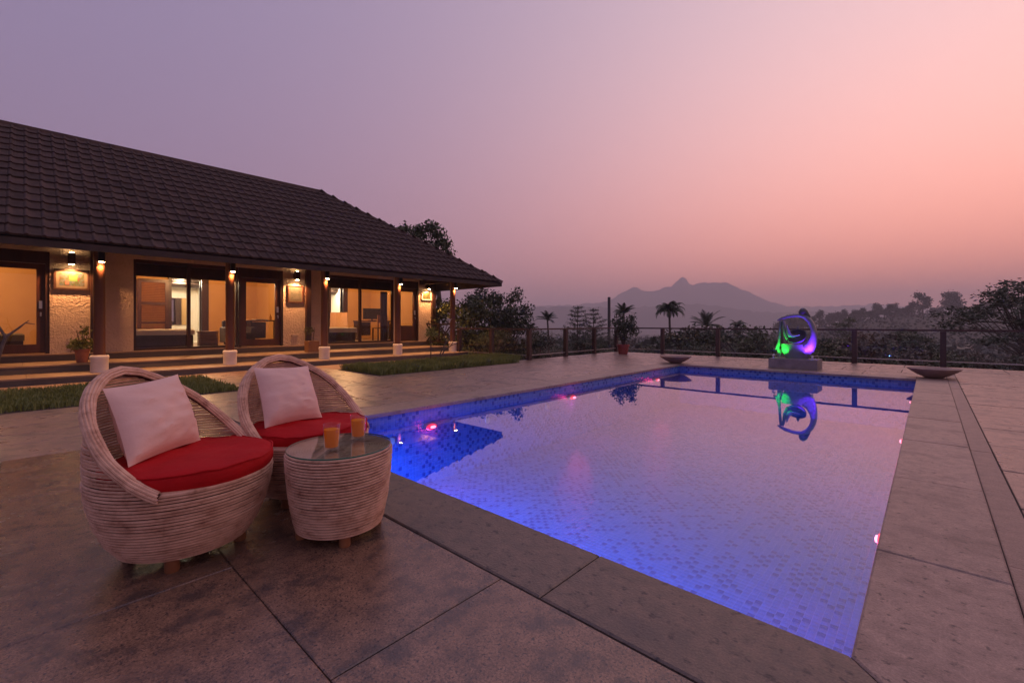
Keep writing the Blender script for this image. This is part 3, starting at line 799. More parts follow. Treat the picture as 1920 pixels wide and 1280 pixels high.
def picture(y0, y1, z0, z1, fr, fw_, mw, pm, label):
    t = thing('framed_picture', label, 'picture', (WX, (y0 + y1) / 2, (z0 + z1) / 2), 0, 'framed pictures on the villa wall')
    m_ = MB(); a, b = WX + .002, WX + .035
    m_.box(a, b, y0, y1, z0, z0 + fw_).box(a, b, y0, y1, z1 - fw_, z1).box(a, b, y0, y0 + fw_, z0 + fw_, z1 - fw_).box(a, b, y1 - fw_, y1, z0 + fw_, z1 - fw_)
    build('frame', m_, fr, t)
    m_ = MB(); m_.box(a, WX + .018, y0 + fw_, y1 - fw_, z0 + fw_, z1 - fw_); build('mount', m_, M('picture_mount', (.105, .085, .065)), t)
    q = fw_ + mw; m_ = MB(); m_.box(WX + .018, WX + .020, y0 + q, y1 - q, z0 + q, z1 - q); build('print', m_, pm, t); return t, (y0 + q, y1 - q, z0 + q, z1 - q)
t, q = picture(.43, .98, 1.77, 2.205, darkwood, .035, .05, print_mat('street_scene_print', [(.012, .01, .01), (.02, .05, .09), (.065, .065, .06), (.02, .05, .018), (.06, .022, .014)], 16, 3), 'dark framed colourful landscape format picture beside the left door')
flat('ink_patch', .66, .79, 1.95, 2.08, WX + .021, (.04, .10, .02), t); flat('ink_patch', .60, .66, 1.87, 1.97, WX + .0225, (.12, .05, .04), t)
t, q = picture(5.11, 5.55, 1.65, 2.14, redwood, .03, .045, print_mat('street_sketch_print', [(.015, .015, .015), (.055, .055, .05), (.085, .08, .065), (.04, .045, .038)], 13, 8), 'reddish framed grey street picture beside the middle door')
m_ = MB(); m_.add([(WX + .021, 5.19, 1.74), (WX + .021, 5.46, 1.74), (WX + .021, 5.40, 1.88)], [(0, 1, 2)]); build('ink_patch', m_, M('road_ink', (.09, .085, .075)), t)
t, q = picture(9.74, 10.16, 1.90, 2.21, white_paint, .03, .02, print_mat('green_landscape_print', [(.014, .018, .008), (.04, .055, .014), (.06, .05, .018), (.014, .02, .008)], 14, 5), 'small white framed green picture at the end of the wall')

# rooms
t = thing('bed', 'white bed just inside the middle room window, dark base', 'bed', (-14.7, 2.4, .43), 0, 'beds inside the rooms')
mb = MB(); mb.cbox(-15.6, -14.15, 1.35, 3.02, .45, .76, .02); build('base', mb, darkwood, t)
mb = MB(); mb.cbox(-15.6, -14.12, 1.33, 3.05, .76, .90, .04); build('mattress', mb, linen, t, True)
t = thing('bed', 'white bed just inside the right hand room window', 'bed', (-14.7, 7.0, .43), 0, 'beds inside the rooms')
mb = MB(); mb.cbox(-15.6, -14.15, 6.0, 7.55, .45, .76, .02); build('base', mb, darkwood, t)
mb = MB(); mb.cbox(-15.6, -14.12, 5.98, 7.60, .76, .92, .04); build('mattress', mb, linen, t, True)
t = thing('bed', 'olive covered bed seen through the left door', 'bed', (-15.3, -.6, .43), 0, 'beds inside the rooms')
mb = MB(); mb.cbox(-15.7, -15.0, -2.2, .0, .45, .66, .02); build('base', mb, darkwood, t)
mb = MB(); mb.cbox(-15.7, -14.98, -2.2, .02, .66, .82, .04); build('mattress', mb, olive_m, t, True)
# louvred door leaf standing open in the middle room
t = thing('louvred_door', 'slatted orange brown door leaf standing open behind the bed', 'door', (-17.2, 2.8, .43))
mb = MB(); y0, y1, z0, z1, xa, xb = 2.30, 3.05, .44, 2.40, -17.30, -17.25
mb.box(xa, xb, y0, y0 + .09, z0, z1).box(xa, xb, y1 - .09, y1, z0, z1).box(xa, xb, y0 + .09, y1 - .09, z0, z0 + .1).box(xa, xb, y0 + .09, y1 - .09, z1 - .1, z1).box(xa, xb, y0 + .09, y1 - .09, 1.62, 1.70).box(xa, xb, y0 + .09, y1 - .09, 1.05, 1.11)
build('leaf_frame', mb, redwood, t)
k = 0; z = z0 + .13
while z < z1 - .12:
    if not (1.58 < z < 1.72 or 1.0 < z < 1.14):
        mb = MB(); mb.bar((xa + .025, y0 + .09, z), (xa + .025, y1 - .09, z), .012, .045, (.5, 0, .86)); build('slat', mb, brick_door, t)
    z += .05
t = thing('wicker_basket', 'square wicker basket on the floor of the middle room', 'basket', (-14.6, 3.45, .43))
mb = MB()
for k in range(9): mb.box(-14.75, -14.45, 3.24, 3.66, .44 + k * .042, .475 + k * .042)
build('weave', mb, wick_dark, t)
mb = MB(); mb.box(-14.77, -14.43, 3.22, 3.68, .815, .84); build('lid', mb, wick_dark, t)
def armchair(name, label, x, y, m):
    t = thing(name, label, 'armchair', (x, y, .43))
    mb = MB(); mb.cbox(x - .3, x + .3, y - .3, y + .3, .55, .80, .05); build('seat', mb, m, t, True)
    mb = MB(); mb.cbox(x - .36, x - .24, y - .32, y + .32, .55, 1.15, .05); build('backrest', mb, m, t, True)
    for s in (-1, 1):
        mb = MB(); mb.cbox(x - .3, x + .3, y + s * .33 - .06, y + s * .33 + .06, .50, .95, .04); build('armrest', mb, m, t, True)
    for sx in (-1, 1):
        for sy in (-1, 1):
            mb = MB(); mb.box(x + sx * .24 - .02, x + sx * .24 + .02, y + sy * .27 - .02, y + sy * .27 + .02, .43, .55); build('leg', mb, darkwood, t)
armchair('armchair', 'dark armchair in the middle room behind the second column', -15.2, 4.35, M('dark_upholstery', (.05, .035, .025)))
def desk(x, y, label, w=.9):
    t = thing('desk', label, 'desk', (x, y, .43))
    mb = MB(); mb.cbox(x - .28, x + .28, y - w / 2, y + w / 2, 1.12, 1.16, .006); build('top', mb, darkwood, t)
    for sy in (-1, 1):
        mb = MB(); mb.box(x - .25, x + .25, y + sy * (w / 2 - .04) - .02, y + sy * (w / 2 - .04) + .02, .43, 1.12); build('side_panel', mb, darkwood, t)
    mb = MB(); mb.box(x - .26, x + .24, y - w / 2 + .06, y - w / 2 + .45, .6, 1.10); build('drawer', mb, darkwood, t)
desk(-15.4, 5.12, 'dark desk seen through the middle door glass'); desk(-16.0, 9.25, 'dark desk under the television in the right hand room', 1.3)
t = thing('tray', 'white tray lying on the desk behind the middle door', 'tray', (-15.4, 5.05, 1.16)); mb = MB(); mb.cbox(-15.55, -15.25, 4.85, 5.2, 1.161, 1.185, .006); build('tray_body', mb, white_paint, t)
t = thing('bottle', 'small amber bottle on the desk behind the middle door', 'bottle', (-15.35, 5.32, 1.16))
mb = MB(); mb.lathe((-15.35, 5.32, 1.161), [(.03, 0), (.032, .1), (.013, .14), (.013, .19)], 12); build('glass_body', mb, M('amber_glass', (.4, .16, .03), rough=.2), t, True)
t = thing('television', 'black flat television standing on the right hand room desk', 'television', (-15.95, 9.25, 1.16))
mb = MB(); mb.cbox(-15.98, -15.94, 8.85, 9.6, 1.22, 1.64, .006); build('screen', mb, black_m, t)
mb = MB(); mb.box(-16.03, -15.88, 9.1, 9.35, 1.161, 1.18).box(-15.97, -15.95, 9.2, 9.25, 1.18, 1.23); build('stand', mb, black_m, t)
t = thing('dining_chair', 'brown wooden chair behind the right hand room window', 'chair', (-15.0, 8.98, .43))
chair_w = M('chair_wood', (.12, .05, .025), (.08, .03, .015), 8, .4)
mb = MB(); mb.cbox(-15.2, -14.8, 8.79, 9.19, .86, .90, .01); build('seat', mb, chair_w, t)
for sx in (-1, 1):
    for sy in (-1, 1):
        mb = MB(); mb.box(-15 + sx * .18 - .02, -15 + sx * .18 + .02, 8.99 + sy * .18 - .02, 8.99 + sy * .18 + .02, .43, .86 if sx < 0 else .86); build('leg', mb, chair_w, t)
mb = MB(); mb.box(-14.84, -14.80, 8.79, 8.83, .9, 1.36).box(-14.84, -14.80, 9.15, 9.19, .9, 1.36).box(-14.835, -14.805, 8.83, 9.15, 1.08, 1.36); build('backrest', mb, brick_door, t)
t = thing('lounge_chair', 'sloping brown wicker lounge chair behind the right hand bed', 'chair', (-15.9, 8.0, .43))
mb = MB(); mb.bar((-15.7, 7.75, .75), (-16.4, 8.1, 1.45), .6, .06, (0, 0, 1)); build('backrest', mb, wick_dark, t)
mb = MB(); mb.bar((-15.72, 7.74, .75), (-15.2, 7.5, .82), .6, .06); build('seat', mb, wick_dark, t)
for dx, dy in ((-.1, 0), (.45, -.25)):
    mb = MB(); mb.bar((-15.75 + dx, 7.78 + dy - .25, .43), (-15.75 + dx, 7.78 + dy - .25, .8), .04, .04).bar((-15.75 + dx, 7.78 + dy + .25, .43), (-15.75 + dx, 7.78 + dy + .25, .8), .04, .04); build('leg_pair', mb, darkwood, t)
t = thing('curtain', 'dark brown curtain hanging at the right side of the dining chair window', 'curtain', (-13.8, 8.5, .43))
mb = MB(); mb.grid([[(-13.85 + .04 * math.sin(k * 1.4), 8.32 + k * .018, z) for k in range(15)] for z in (.46, 2.15)]); build('cloth', mb, M('curtain_cloth', (.10, .05, .03), (.07, .035, .02), 5), t, True)
for i, (x, y, pw, lb) in enumerate(((-15.6, 3.4, 165, 'round ceiling light in the middle room'), (-15.6, 8.0, 165, 'round ceiling light in the right hand room'), (-15.6, -1.4, 175, 'round ceiling light in the left room'),
                                  (-18.6, 3.6, 130, 'round ceiling light in the bathroom behind the slatted door'), (-18.6, 8.6, 130, 'round ceiling light in the right hand bathroom'))):
    zc = 2.70 if x > -17 else 2.62
    t = thing('ceiling_light', lb, 'ceiling light', (x, y, zc), 0, 'ceiling lights inside the rooms')
    mb = MB(); mb.lathe((x, y, zc - .05), [(.10, 0), (.13, .03), (.13, .049)], 20); build('shade', mb, emit('room_lamp_shade', (1, .7, .4), 3), t, True)
    lamp(t, 'POINT', (1, .52, .22) if x > -17 else (1, .80, .55), pw, (x, y, zc - .15), size=.12)

# ------------------------------------------------------------------ railing
railwood = M('railing_wood', (.085, .04, .028), (.05, .024, .018), 6, .5, .2, 30, (1, 1, .2))
def railing(name, label, pts, posts, y_end):
    t = thing(name, label, 'railing', pts[0] + (0,))
    for (x, y) in posts:
        mb = MB(); mb.cbox(x - .055, x + .055, y - .055, y + .055, -.3, .86, .006); build('post', mb, railwood, t)
    for a, b in zip(pts[:-1], pts[1:]):
        mb = MB(); mb.bar(a + (.885,), b + (.885,), .09, .045); build('handrail', mb, railwood, t)
        mb = MB(); mb.bar(a + (.135,), b + (.135,), .022, .022); build('bottom_rail', mb, metal_m, t)
    for a, b in zip(posts[:-1], posts[1:]):
        A = Vector(a); B = Vector(b); d = (B - A).normalized()
        mb = MB(); p = A + d * .06; q = B - d * .06
        mb.bar((p.x, p.y, .50), (q.x, q.y, .50), .008, .70); build('glass_pane', mb, rail_glass, t)
railing('railing', 'dark timber and glass railing from the end column round the left of the terrace', [(-11.58, 9.86), (-8.46, 9.88), (-8.60, 14.99)], [(-11.5, 9.86), (-9.98, 9.87), (-8.46, 9.88), (-8.53, 11.75), (-8.58, 13.5), (-8.60, 15.05)], 0)
railing('railing', 'dark timber and glass railing along the far edge of the terrace behind the sculpture', [(-8.60, 15.05), (6.1, 15.05)], [(-8.60, 15.05), (-6.8, 15.05), (-4.96, 15.05), (-3.2, 15.05), (-1.47, 15.05), (.24, 15.05), (1.98, 15.05), (3.7, 15.05), (5.9, 15.05)][1:], 0)

# ------------------------------------------------------------------ sculpture
t = thing('plinth', 'low square concrete plinth under the abstract sculpture', 'plinth', (-2.3, 12.25, 0))
mb = MB(); mb.cbox(-2.80, -1.83, 11.965, 12.60, -.02, .235, .012); build('block', mb, concrete, t)
sc = thing('sculpture', 'abstract pale stone ring sculpture with a round head, lit green and violet', 'sculpture', (-2.3, 12.25, .235))
YS = 12.32
def sx(a): return -2.679 + (a - 480) * .00124 + (a - 480) ** 2 * 0.0
def sz(b): return 1.127 - (b - 345) * .00143
def sweep(pts, wid, dep, n=14):
    """closed section: half width in the picture plane, half depth across it"""
    P = [Vector((sx(a), YS, sz(b))) for a, b in pts]; m_ = len(P); vs = []
    for i, p in enumerate(P):
        d = (P[min(i + 1, m_ - 1)] - P[max(i - 1, 0)]).normalized(); a = Vector((d.z, 0, -d.x))
        for k in range(n):
            th = 2 * math.pi * k / n; vs.append(p + a * math.cos(th) * wid[i] + Vector((0, 1, 0)) * math.sin(th) * dep[i])
    fs = [(i * n + k, i * n + (k + 1) % n, (i + 1) * n + (k + 1) % n, (i + 1) * n + k) for i in range(m_ - 1) for k in range(n)]
    fs += [tuple(range(n - 1, -1, -1)), tuple((m_ - 1) * n + k for k in range(n))]
    return vs, fs
def cr(pts, n=6):
    out = []
    for i in range(len(pts) - 1):
        p0 = np.array(pts[max(i - 1, 0)], float); p1 = np.array(pts[i], float); p2 = np.array(pts[i + 1], float); p3 = np.array(pts[min(i + 2, len(pts) - 1)], float)
        for k in range(n):
            u = k / n; out.append(.5 * ((2 * p1) + (-p0 + p2) * u + (2 * p0 - 5 * p1 + 4 * p2 - p3) * u * u + (-p0 + 3 * p1 - 3 * p2 + p3) * u ** 3))
    out.append(np.array(pts[-1], float)); return out
ring = cr([(470, 350, .012, .03), (540, 318, .032, .05), (660, 282, .035, .07), (820, 265, .040, .08), (940, 300, .052, .09), (1030, 400, .058, .11), (1066, 540, .064, .15), (1030, 700, .105, .15), (960, 800, .165, .16)], 6)
mb = MB(); mb.add(*sweep([(p[0], p[1]) for p in ring], [p[2] for p in ring], [p[3] for p in ring], 18)); build('ring', mb, sculpt_m, sc, True)
mb = MB()
n = 28; prof_b = [(735, 545, 1010, .14), (760, 540, 1052, .155), (800, 540, 1062, .165), (850, 548, 1052, .16), (900, 568, 1030, .15), (940, 590, 1000, .14), (958, 612, 985, .15)]
vs = []; 
for b, l, r_, dp in prof_b:
    cxx = (sx(l) + sx(r_)) / 2; rx = (sx(r_) - sx(l)) / 2
    for k in range(n):
        th = 2 * math.pi * k / n; vs.append((cxx + rx * math.cos(th), YS + dp * math.sin(th), sz(b) if b < 958 else .236))
fs = [(i * n + (k + 1) % n, i * n + k, (i + 1) * n + k, (i + 1) * n + (k + 1) % n) for i in range(len(prof_b) - 1) for k in range(n)] + [tuple(range(n)), tuple((len(prof_b) - 1) * n + k for k in range(n - 1, -1, -1))]
mb.add(vs, fs); build('belly', mb, sculpt_m, sc, True)
strut = cr([(535, 350, .032, .04), (520, 460, .030, .045), (512, 580, .027, .05), (505, 690, .032, .055), (490, 760, .045, .06), (460, 815, .035, .06), (405, 845, .012, .05)], 5)
mb = MB(); mb.add(*sweep([(p[0], p[1]) for p in strut], [p[2] for p in strut], [p[3] for p in strut], 14))
mb.add(*sweep([(480, 800), (500, 860), (515, 955)], [.03, .045, .055], [.05, .06, .08], 14)); build('strut', mb, sculpt_m, sc, True)
arm = cr([(560, 350, .03, .04), (585, 450, .035, .06), (610, 560, .05, .08), (660, 660, .05, .10)], 5)
mb = MB(); mb.add(*sweep([(p[0], p[1]) for p in arm], [p[2] for p in arm], [p[3] for p in arm], 14)); build('arm', mb, sculpt_m, sc, True)
# tilted bowl inside the ring
mb = MB(); pr = [(.02, -.15), (.09, -.135), (.15, -.095), (.195, -.03), (.212, .03), (.200, .032), (.183, -.02), (.14, -.08), (.08, -.115), (.01, -.125)]
mt = MB(); mt.lathe((0, 0, 0), pr, 32)
tm = Matrix.Translation((sx(790), YS, sz(612))) @ Matrix.Rotation(R(-8), 4, 'Y') @ Matrix.Rotation(R(46), 4, 'X')
mb.add([tm @ Vector(v) for v in mt.v], mt.f); build('bowl', mb, M('dark_sculpture_stone', (.11, .10, .11), (.08, .075, .08), 6, .4), sc, True)
leafp = cr([(640, 425, .012, .015), (655, 500, .03, .03), (680, 575, .05, .045), (740, 605, .04, .045), (850, 585, .008, .02)], 5)
YS -= .07
mb = MB(); mb.add(*sweep([(p[0], p[1]) for p in leafp], [p[2] for p in leafp], [p[3] for p in leafp], 12)); build('leaf', mb, sculpt_m, sc, True)
YS += .07
mb = MB(); mb.lathe((sx(800), YS + .1, sz(478)), [(.035, -.02), (.03, .02), (.012, .04), (.012, .055), (.004, .06)], 14); build('knob', mb, sculpt_m, sc, True)
mb = MB(); hc = Vector((sx(895), YS, sz(215)))
mb.lathe(hc, [(.085 * math.cos(R(a)) + .001, .098 * math.sin(R(a))) for a in range(-90, 91, 15)], 24)
mb.tube([hc + Vector((.03, 0, .02)), hc + Vector((.075, .01, -.07)), hc + Vector((.13, .01, -.13))], [.06, .055, .03], 12); build('head', mb, M('dark_head_stone', (.10, .085, .08), (.07, .06, .058), 8, .5), sc, True)
for (x, aim, col, nm, l, en) in ((-2.70, (-2.56, 12.25, .50), (.02, 1, .06), 'green', 'small green spotlight on the left front of the sculpture plinth', 50), (-1.93, (-2.03, 12.32, .86), (.13, .02, 1), 'violet', 'small violet spotlight on the right front of the sculpture plinth', 135)):
    t = thing('spotlight', l, 'spotlight', (x, 11.99, .235), 0, 'spotlights on the sculpture plinth')
    mb = MB(); mb.box(x - .025, x + .025, 11.975, 12.015, .236, .25).tube([(x, 11.995, .25), (x, 11.995, .285)], .008, 8); build('bracket', mb, metal_m, t)
    d = (Vector(aim) - Vector((x, 11.995, .30))).normalized(); p = Vector((x, 11.995, .30))
    mb = MB(); mb.tube([p - d * .03, p + d * .03], [.02, .028], 12); build('housing', mb, metal_m, t, True)
    mb = MB(); mb.tube([p + d * .0302, p + d * .034], [.022, .018], 12); build('lens', mb, emit(nm + '_lens', col, 12), t, True)
    lamp(t, 'SPOT', col, en, p + d * .045, size=.02, aim=aim, angle=76 if x < -2.3 else 120, blend=1)

# ------------------------------------------------------------------ bowls, pots
def bowl(x, y, label):
    t = thing('stone_bowl', label, 'bowl', (x, y, .001), 0, 'stone bowls at the far pool corners')
    mb = MB(); mb.lathe((x, y, .002), [(.13, 0), (.15, .012), (.24, .055), (.33, .115), (.395, .165), (.405, .182), (.385, .182), (.31, .125), (.2, .07), (.05, .05)], 48); build('shell', mb, bowl_m, t, True)
bowl(-4.98, 11.82, 'wide shallow stone bowl at the far left pool corner'); bowl(.06, 12.0, 'wide shallow stone bowl at the far right pool corner')

def leafcloud(blobs, n, size, seed, flat_=0., aspect=.5, outer=2.2):
    """leaf sized diamond faces spread through ellipsoid blobs (cx,cy,cz,rx,ry,rz)"""
    g = np.random.default_rng(seed); B = np.array(blobs, float)
    vol = (B[:, 3] * B[:, 4] * B[:, 5]) ** .67; cnt = np.maximum(1, (n * vol / vol.sum()).astype(int))
    C = np.repeat(B, cnt, 0); k = len(C)
    d = g.normal(size=(k, 3)); d /= np.linalg.norm(d, axis=1)[:, None]
    r = g.uniform(size=k) ** (1 / outer)
    P = C[:, :3] + d * r[:, None] * C[:, 3:6] + g.normal(size=(k, 3)) * size * .4
    a = g.normal(size=(k, 3)); a[:, 2] = a[:, 2] * (1 - flat_) - .25; a /= np.linalg.norm(a, axis=1)[:, None]
    b = np.cross(a, g.normal(size=(k, 3)) * np.array([1, 1, 1 - flat_ * .8]) + np.array([0, 0, flat_])); b /= np.linalg.norm(b, axis=1)[:, None] + 1e-6
    s = (size * g.uniform(.6, 1.35, k))[:, None]; nrm = np.cross(a, b)
    V = np.stack([P - a * s * .5, P + b * s * aspect * .5 + nrm * s * .07, P + a * s * .5, P - b * s * aspect * .5 + nrm * s * .07], 1).reshape(-1, 3)
    Q = np.arange(k * 4).reshape(-1, 4)
    return V, Q
def plantpart(name, VQ, mat, parent):
    V = VQ[0] - np.array(ORG[parent.name])
    return link(name, npmesh(name, V, VQ[1]), mat, parent)

t = thing('potted_plant', 'yellow green potted plant in a terracotta pot behind the left column', 'potted plant', (-12.5, .80, .27))
mb = MB(); mb.lathe((-12.5, .80, .272), [(.085, 0), (.11, .22), (.125, .225), (.125, .27), (.11, .27), (.105, .24), (.02, .235)], 24); build('pot', mb, terra_m, t, True)
mb = MB()
for k in range(5): mb.tube([(-12.5, .8, .5), (-12.5 + .05 * math.cos(k * 1.3), .8 + .05 * math.sin(k * 1.3), .7), (-12.5 + .10 * math.cos(k * 1.3), .8 + .1 * math.sin(k * 1.3), .92)], [.008, .006, .003], 5)
build('stem', mb, bark_m, t)
plantpart('foliage', leafcloud([(-12.5, .80, .66, .17, .19, .13), (-12.46, .72, .60, .12, .14, .1), (-12.5, .84, .90, .07, .07, .13)], 420, .07, 5), leaf_yel, t)
t = thing('planter_box', 'wooden planter box with a sparse plant on the step beside the third column', 'planter', (-12.5, 5.40, .27))
mb = MB(); mb.cbox(-12.63, -12.37, 5.25, 5.55, .272, .57, .008); build('box', mb, planter_m, t)
mb = MB()
for k in range(5): mb.tube([(-12.5, 5.36 + .02 * k, .56), (-12.5 + .04 * math.cos(k * 2.), 5.34 + .03 * k, .78), (-12.5 + .07 * math.cos(k * 2.), 5.28 + .05 * k, .95)], [.006, .005, .002], 5)
build('stem', mb, bark_m, t)
plantpart('foliage', leafcloud([(-12.5, 5.33, .86, .12, .14, .10)], 70, .06, 8), leaf_mid, t)
t = thing('potted_shrub', 'bushy potted shrub in a red pot at the far corner of the terrace', 'potted plant', (-7.74, 14.0, 0))
mb = MB(); mb.lathe((-7.74, 14.0, .003), [(.15, 0), (.19, .27), (.215, .275), (.215, .33), (.19, .33), (.185, .29), (.02, .285)], 28); build('pot', mb, redpot_m, t, True)
mb = MB()
for k in range(9):
    a = k * .7; mb.tube([(-7.74, 14, .28), (-7.74 + .15 * math.cos(a), 14 + .15 * math.sin(a), .7), (-7.74 + (.25 + .05 * (k % 3)) * math.cos(a), 14 + .3 * math.sin(a), 1.15 + .08 * (k % 4))], [.014, .010, .004], 5)
build('stem', mb, bark_m, t)
plantpart('foliage', leafcloud([(-7.74, 14, .80, .34, .34, .38), (-7.5, 13.95, 1.02, .28, .28, .25), (-7.98, 14, 1.08, .24, .25, .22), (-7.42, 14.05, 1.25, .14, .14, .16), (-7.85, 14, 1.32, .12, .12, .18), (-7.3, 13.95, .8, .2, .2, .2)], 1500, .085, 11, outer=1.6), leaf_dark, t)

# ------------------------------------------------------------------ wicker seats
def rad(z):
    return float(np.interp(z, [.055, .075, .12, .2, .3, .36, .5, .65, .82], [.245, .262, .292, .325, .350, .356, .356, .345, .325]))
def rim_z(off):
    return float(np.interp(abs(off), [66, 72, 80, 94, 109, 121, 133, 150, 165, 180], [.352, .375, .41, .485, .575, .645, .70, .76, .80, .815]))
def wicker_chair_parts(root):
    g = random.Random(3); mb = MB(); pitch = .0137; z = .062
    while z < .357:
        r0 = rad(z); ph = g.uniform(0, 6); rr = .0056 * g.uniform(.96, 1.04)
        pts = [((r0 + .0008 * math.sin(3 * a + ph) + g.uniform(-.0004, .0004)) * math.cos(a), (r0 + .0008 * math.sin(3 * a + ph) + g.uniform(-.0004, .0004)) * math.sin(a), z + .0006 * math.sin(2 * a + ph * 2)) for a in [2 * math.pi * k / 76 for k in range(76)]]
        mb.tube(pts, rr, 6, closed=True); z += pitch
    while z < .81:
        r0 = rad(z); offs = [o_ * .5 for o_ in range(132, 361)]
        o0 = next((o_ for o_ in offs if rim_z(o_) >= z + .004), None)
        if o0 is None or o0 > 174: break
        rr = .0056 * g.uniform(.96, 1.04); ph = g.uniform(0, 6); n = max(5, int((180 - o0) / 3))
        pts = []
        for k in range(2 * n + 1):
            o_ = o0 + (360 - 2 * o0) * k / (2 * n); a = R(o_)
            q = r0 + .002 * math.sin(3 * a + ph) + g.uniform(-.0008, .0008)
            pts.append((q * math.cos(a), q * math.sin(a), z + .0006 * math.sin(2 * a + ph)))
        mb.tube(pts, rr, 6); z += pitch
    build('woven_body', mb, rattan, root, True)
    mb = MB(); mb.lathe((0, 0, 0), [(.235, .062), (.25, .08), (.278, .12), (.31, .2), (.335, .3), (.342, .345), (.05, .345)], 40); build('gap_shade_shell', mb, gap_shade_m, root, True)  # added dark backing, shade for the gaps between coils
    # bundled poles along the rim
    for k in range(8):
        ang = R(-30 + k * 31); dr = .021 * math.cos(ang) ; dz = .021 * math.sin(ang) * 1.15
        pts = []
        for i in range(97):
            o_ = 66 + (360 - 132) * i / 96; zz = rim_z(o_ if o_ <= 180 else 360 - o_)
            a = R(o_); rr = rad(zz) + dr + .001 * math.sin(i * .7 + k)
            slope = abs(math.cos(R((o_ - 180) * .5)))
            pts.append((rr * math.cos(a), rr * math.sin(a), zz + dz + .004))
        m_ = MB(); m_.tube(pts, .0064, 7); build('rim_pole', m_, rattan, root, True)
    pts = []
    for i in range(97):
        o_ = 66.5 + (360 - 133) * i / 96; zz = rim_z(o_ if o_ <= 180 else 360 - o_); a = R(o_); pts.append((rad(zz) * math.cos(a), rad(zz) * math.sin(a), zz + .004))
    m_ = MB(); m_.tube(pts, .0185, 8); build('rim_gap_shade', m_, gap_shade_m, root, True)  # added dark tube, shade for the gaps between poles
    mb = MB()
    for r_, z in ((.352, .363), (.340, .372)):
        mb.tube([(r_ * math.cos(R(a)), r_ * math.sin(R(a)), z) for a in range(-72, 73, 4)], .008, 6)
    build('front_lip', mb, rattan, root, True)
    leg_m = M('orange_wood_leg', (.36, .15, .06), (.26, .10, .04), 12, .5)
    for a in (-65, 25, 115, 205):
        mb = MB(); x, y = .215 * math.cos(R(a)), .215 * math.sin(R(a)); mb.lathe((x, y, 0), [(.026, 0), (.028, .005), (.028, .075)], 12); build('leg', mb, leg_m, root, True)
chair1 = thing('wicker_chair', 'whitewashed rattan tub chair nearest the camera at the left', 'chair', (-2.56, .52, 0), R(40), 'rattan tub chairs by the pool', local=True)
wicker_chair_parts(chair1)
chair2 = dup(chair1, loc=(-2.83, 1.197, 0), rz=R(11), label='whitewashed rattan tub chair behind, between the near chair and the drinks table')

def cushion(loc, rz, label, seed):
    t = thing('seat_cushion', label, 'cushion', loc, rz, 'red seat cushions', local=True)
    nr, na = 18, 72; top = []; R0 = .338
    def outline(a):     # rounder at the front, clipped a little at the back
        return R0 * (1 - .07 * max(0, -math.cos(a)) ** 2)
    V = []; F = []; secs = []
    prof_c = [(0, .058), (.25, .062), (.5, .062), (.7, .058), (.85, .053), (.94, .047), (.985, .040), (1.0, .030), (1.008, .01), (1.0, -.012), (.97, -.030), (.9, -.036), (0, -.036)]
    for f_, h in prof_c:
        for k in range(na):
            a = 2 * math.pi * k / na; q = outline(a) * f_
            x, y = q * math.cos(a), q * math.sin(a)
            dz = .016 * noise.noise((x * 7, y * 7, seed)) + .007 * noise.noise((x * 22, y * 9, seed + 3)) if h > .03 else .0
            bul = .006 * noise.noise((math.cos(a) * 3, math.sin(a) * 3, seed)) if f_ > .95 else 0
            V.append((x + bul * math.cos(a), y + bul * math.sin(a), h + dz))
    m_ = len(prof_c)
    F = [(i * na + k, (i + 1) * na + k, (i + 1) * na + (k + 1) % na, i * na + (k + 1) % na) for i in range(m_ - 1) for k in range(na)]
    mb = MB(); mb.add(V, F); build('cover', mb, red_fab, t, True)
    i = 6; mb = MB(); mb.tube([Vector(V[i * na + k]) + Vector((.003 * math.cos(2 * math.pi * k / na), .003 * math.sin(2 * math.pi * k / na), .002)) for k in range(na)], .0042, 6, closed=True); build('piping', mb, red_fab, t, True)
cushion((-2.56 + .016, .52 + .014, .394), R(40), 'plump red seat cushion on the near rattan chair', 1)
cushion((-2.83 + .016, 1.197 + .004, .394), R(11), 'red seat cushion on the rear rattan chair', 6)

def pillow(c, label, seed, puff=.088):
    """c: bottom-left, bottom-right, top-right, top-left corners"""
    BL, BR, TR, TL = [Vector(p) for p in c]; ctr = (BL + BR + TR + TL) / 4
    t = thing('pillow', label, 'pillow', tuple((BL + BR) / 2), 0, 'cream scatter pillows')
    nrm = (BR - BL).cross(TL - BL).normalized(); n = 26; mb = MB()
    def pt(u, v, sgn):
        uu, vv = u * 2 - 1, v * 2 - 1
        pin = 1 - .055 * (1 - uu * uu) * abs(vv) ** 3; pin2 = 1 - .055 * (1 - vv * vv) * abs(uu) ** 3
        uu2, vv2 = uu * pin2, vv * pin
        p = BL.lerp(BR, (uu2 + 1) / 2).lerp(TL.lerp(TR, (uu2 + 1) / 2), (vv2 + 1) / 2)
        h = puff * (max(0, 1 - abs(uu) ** 2.4) * max(0, 1 - abs(vv) ** 2.4)) ** .66
        h *= 1 + .25 * (-vv) * .6
        wr = .009 * noise.noise((uu * 2.2, vv * 5.5 + uu, seed)) + .006 * noise.noise((uu * 3, vv * 11 + 2 * uu, seed + 7)) * (1.2 - vv)
        return p + nrm * (sgn * h + wr * (1 - max(abs(uu), abs(vv)) ** 6))
    for sgn in (1, -1):
        P = [[pt(i / n, j / n, sgn) for i in range(n + 1)] for j in range(n + 1)]
        if sgn < 0: P = [row[::-1] for row in P]
        mb.grid(P)
    build('cover', mb, pillow_m, t, True)
pillow([(-2.435, .295, .455), (-2.725, .615, .455), (-2.895, .55, .785), (-2.66, .235, .765)], 'cream cotton pillow leaning in the near rattan chair', 2)
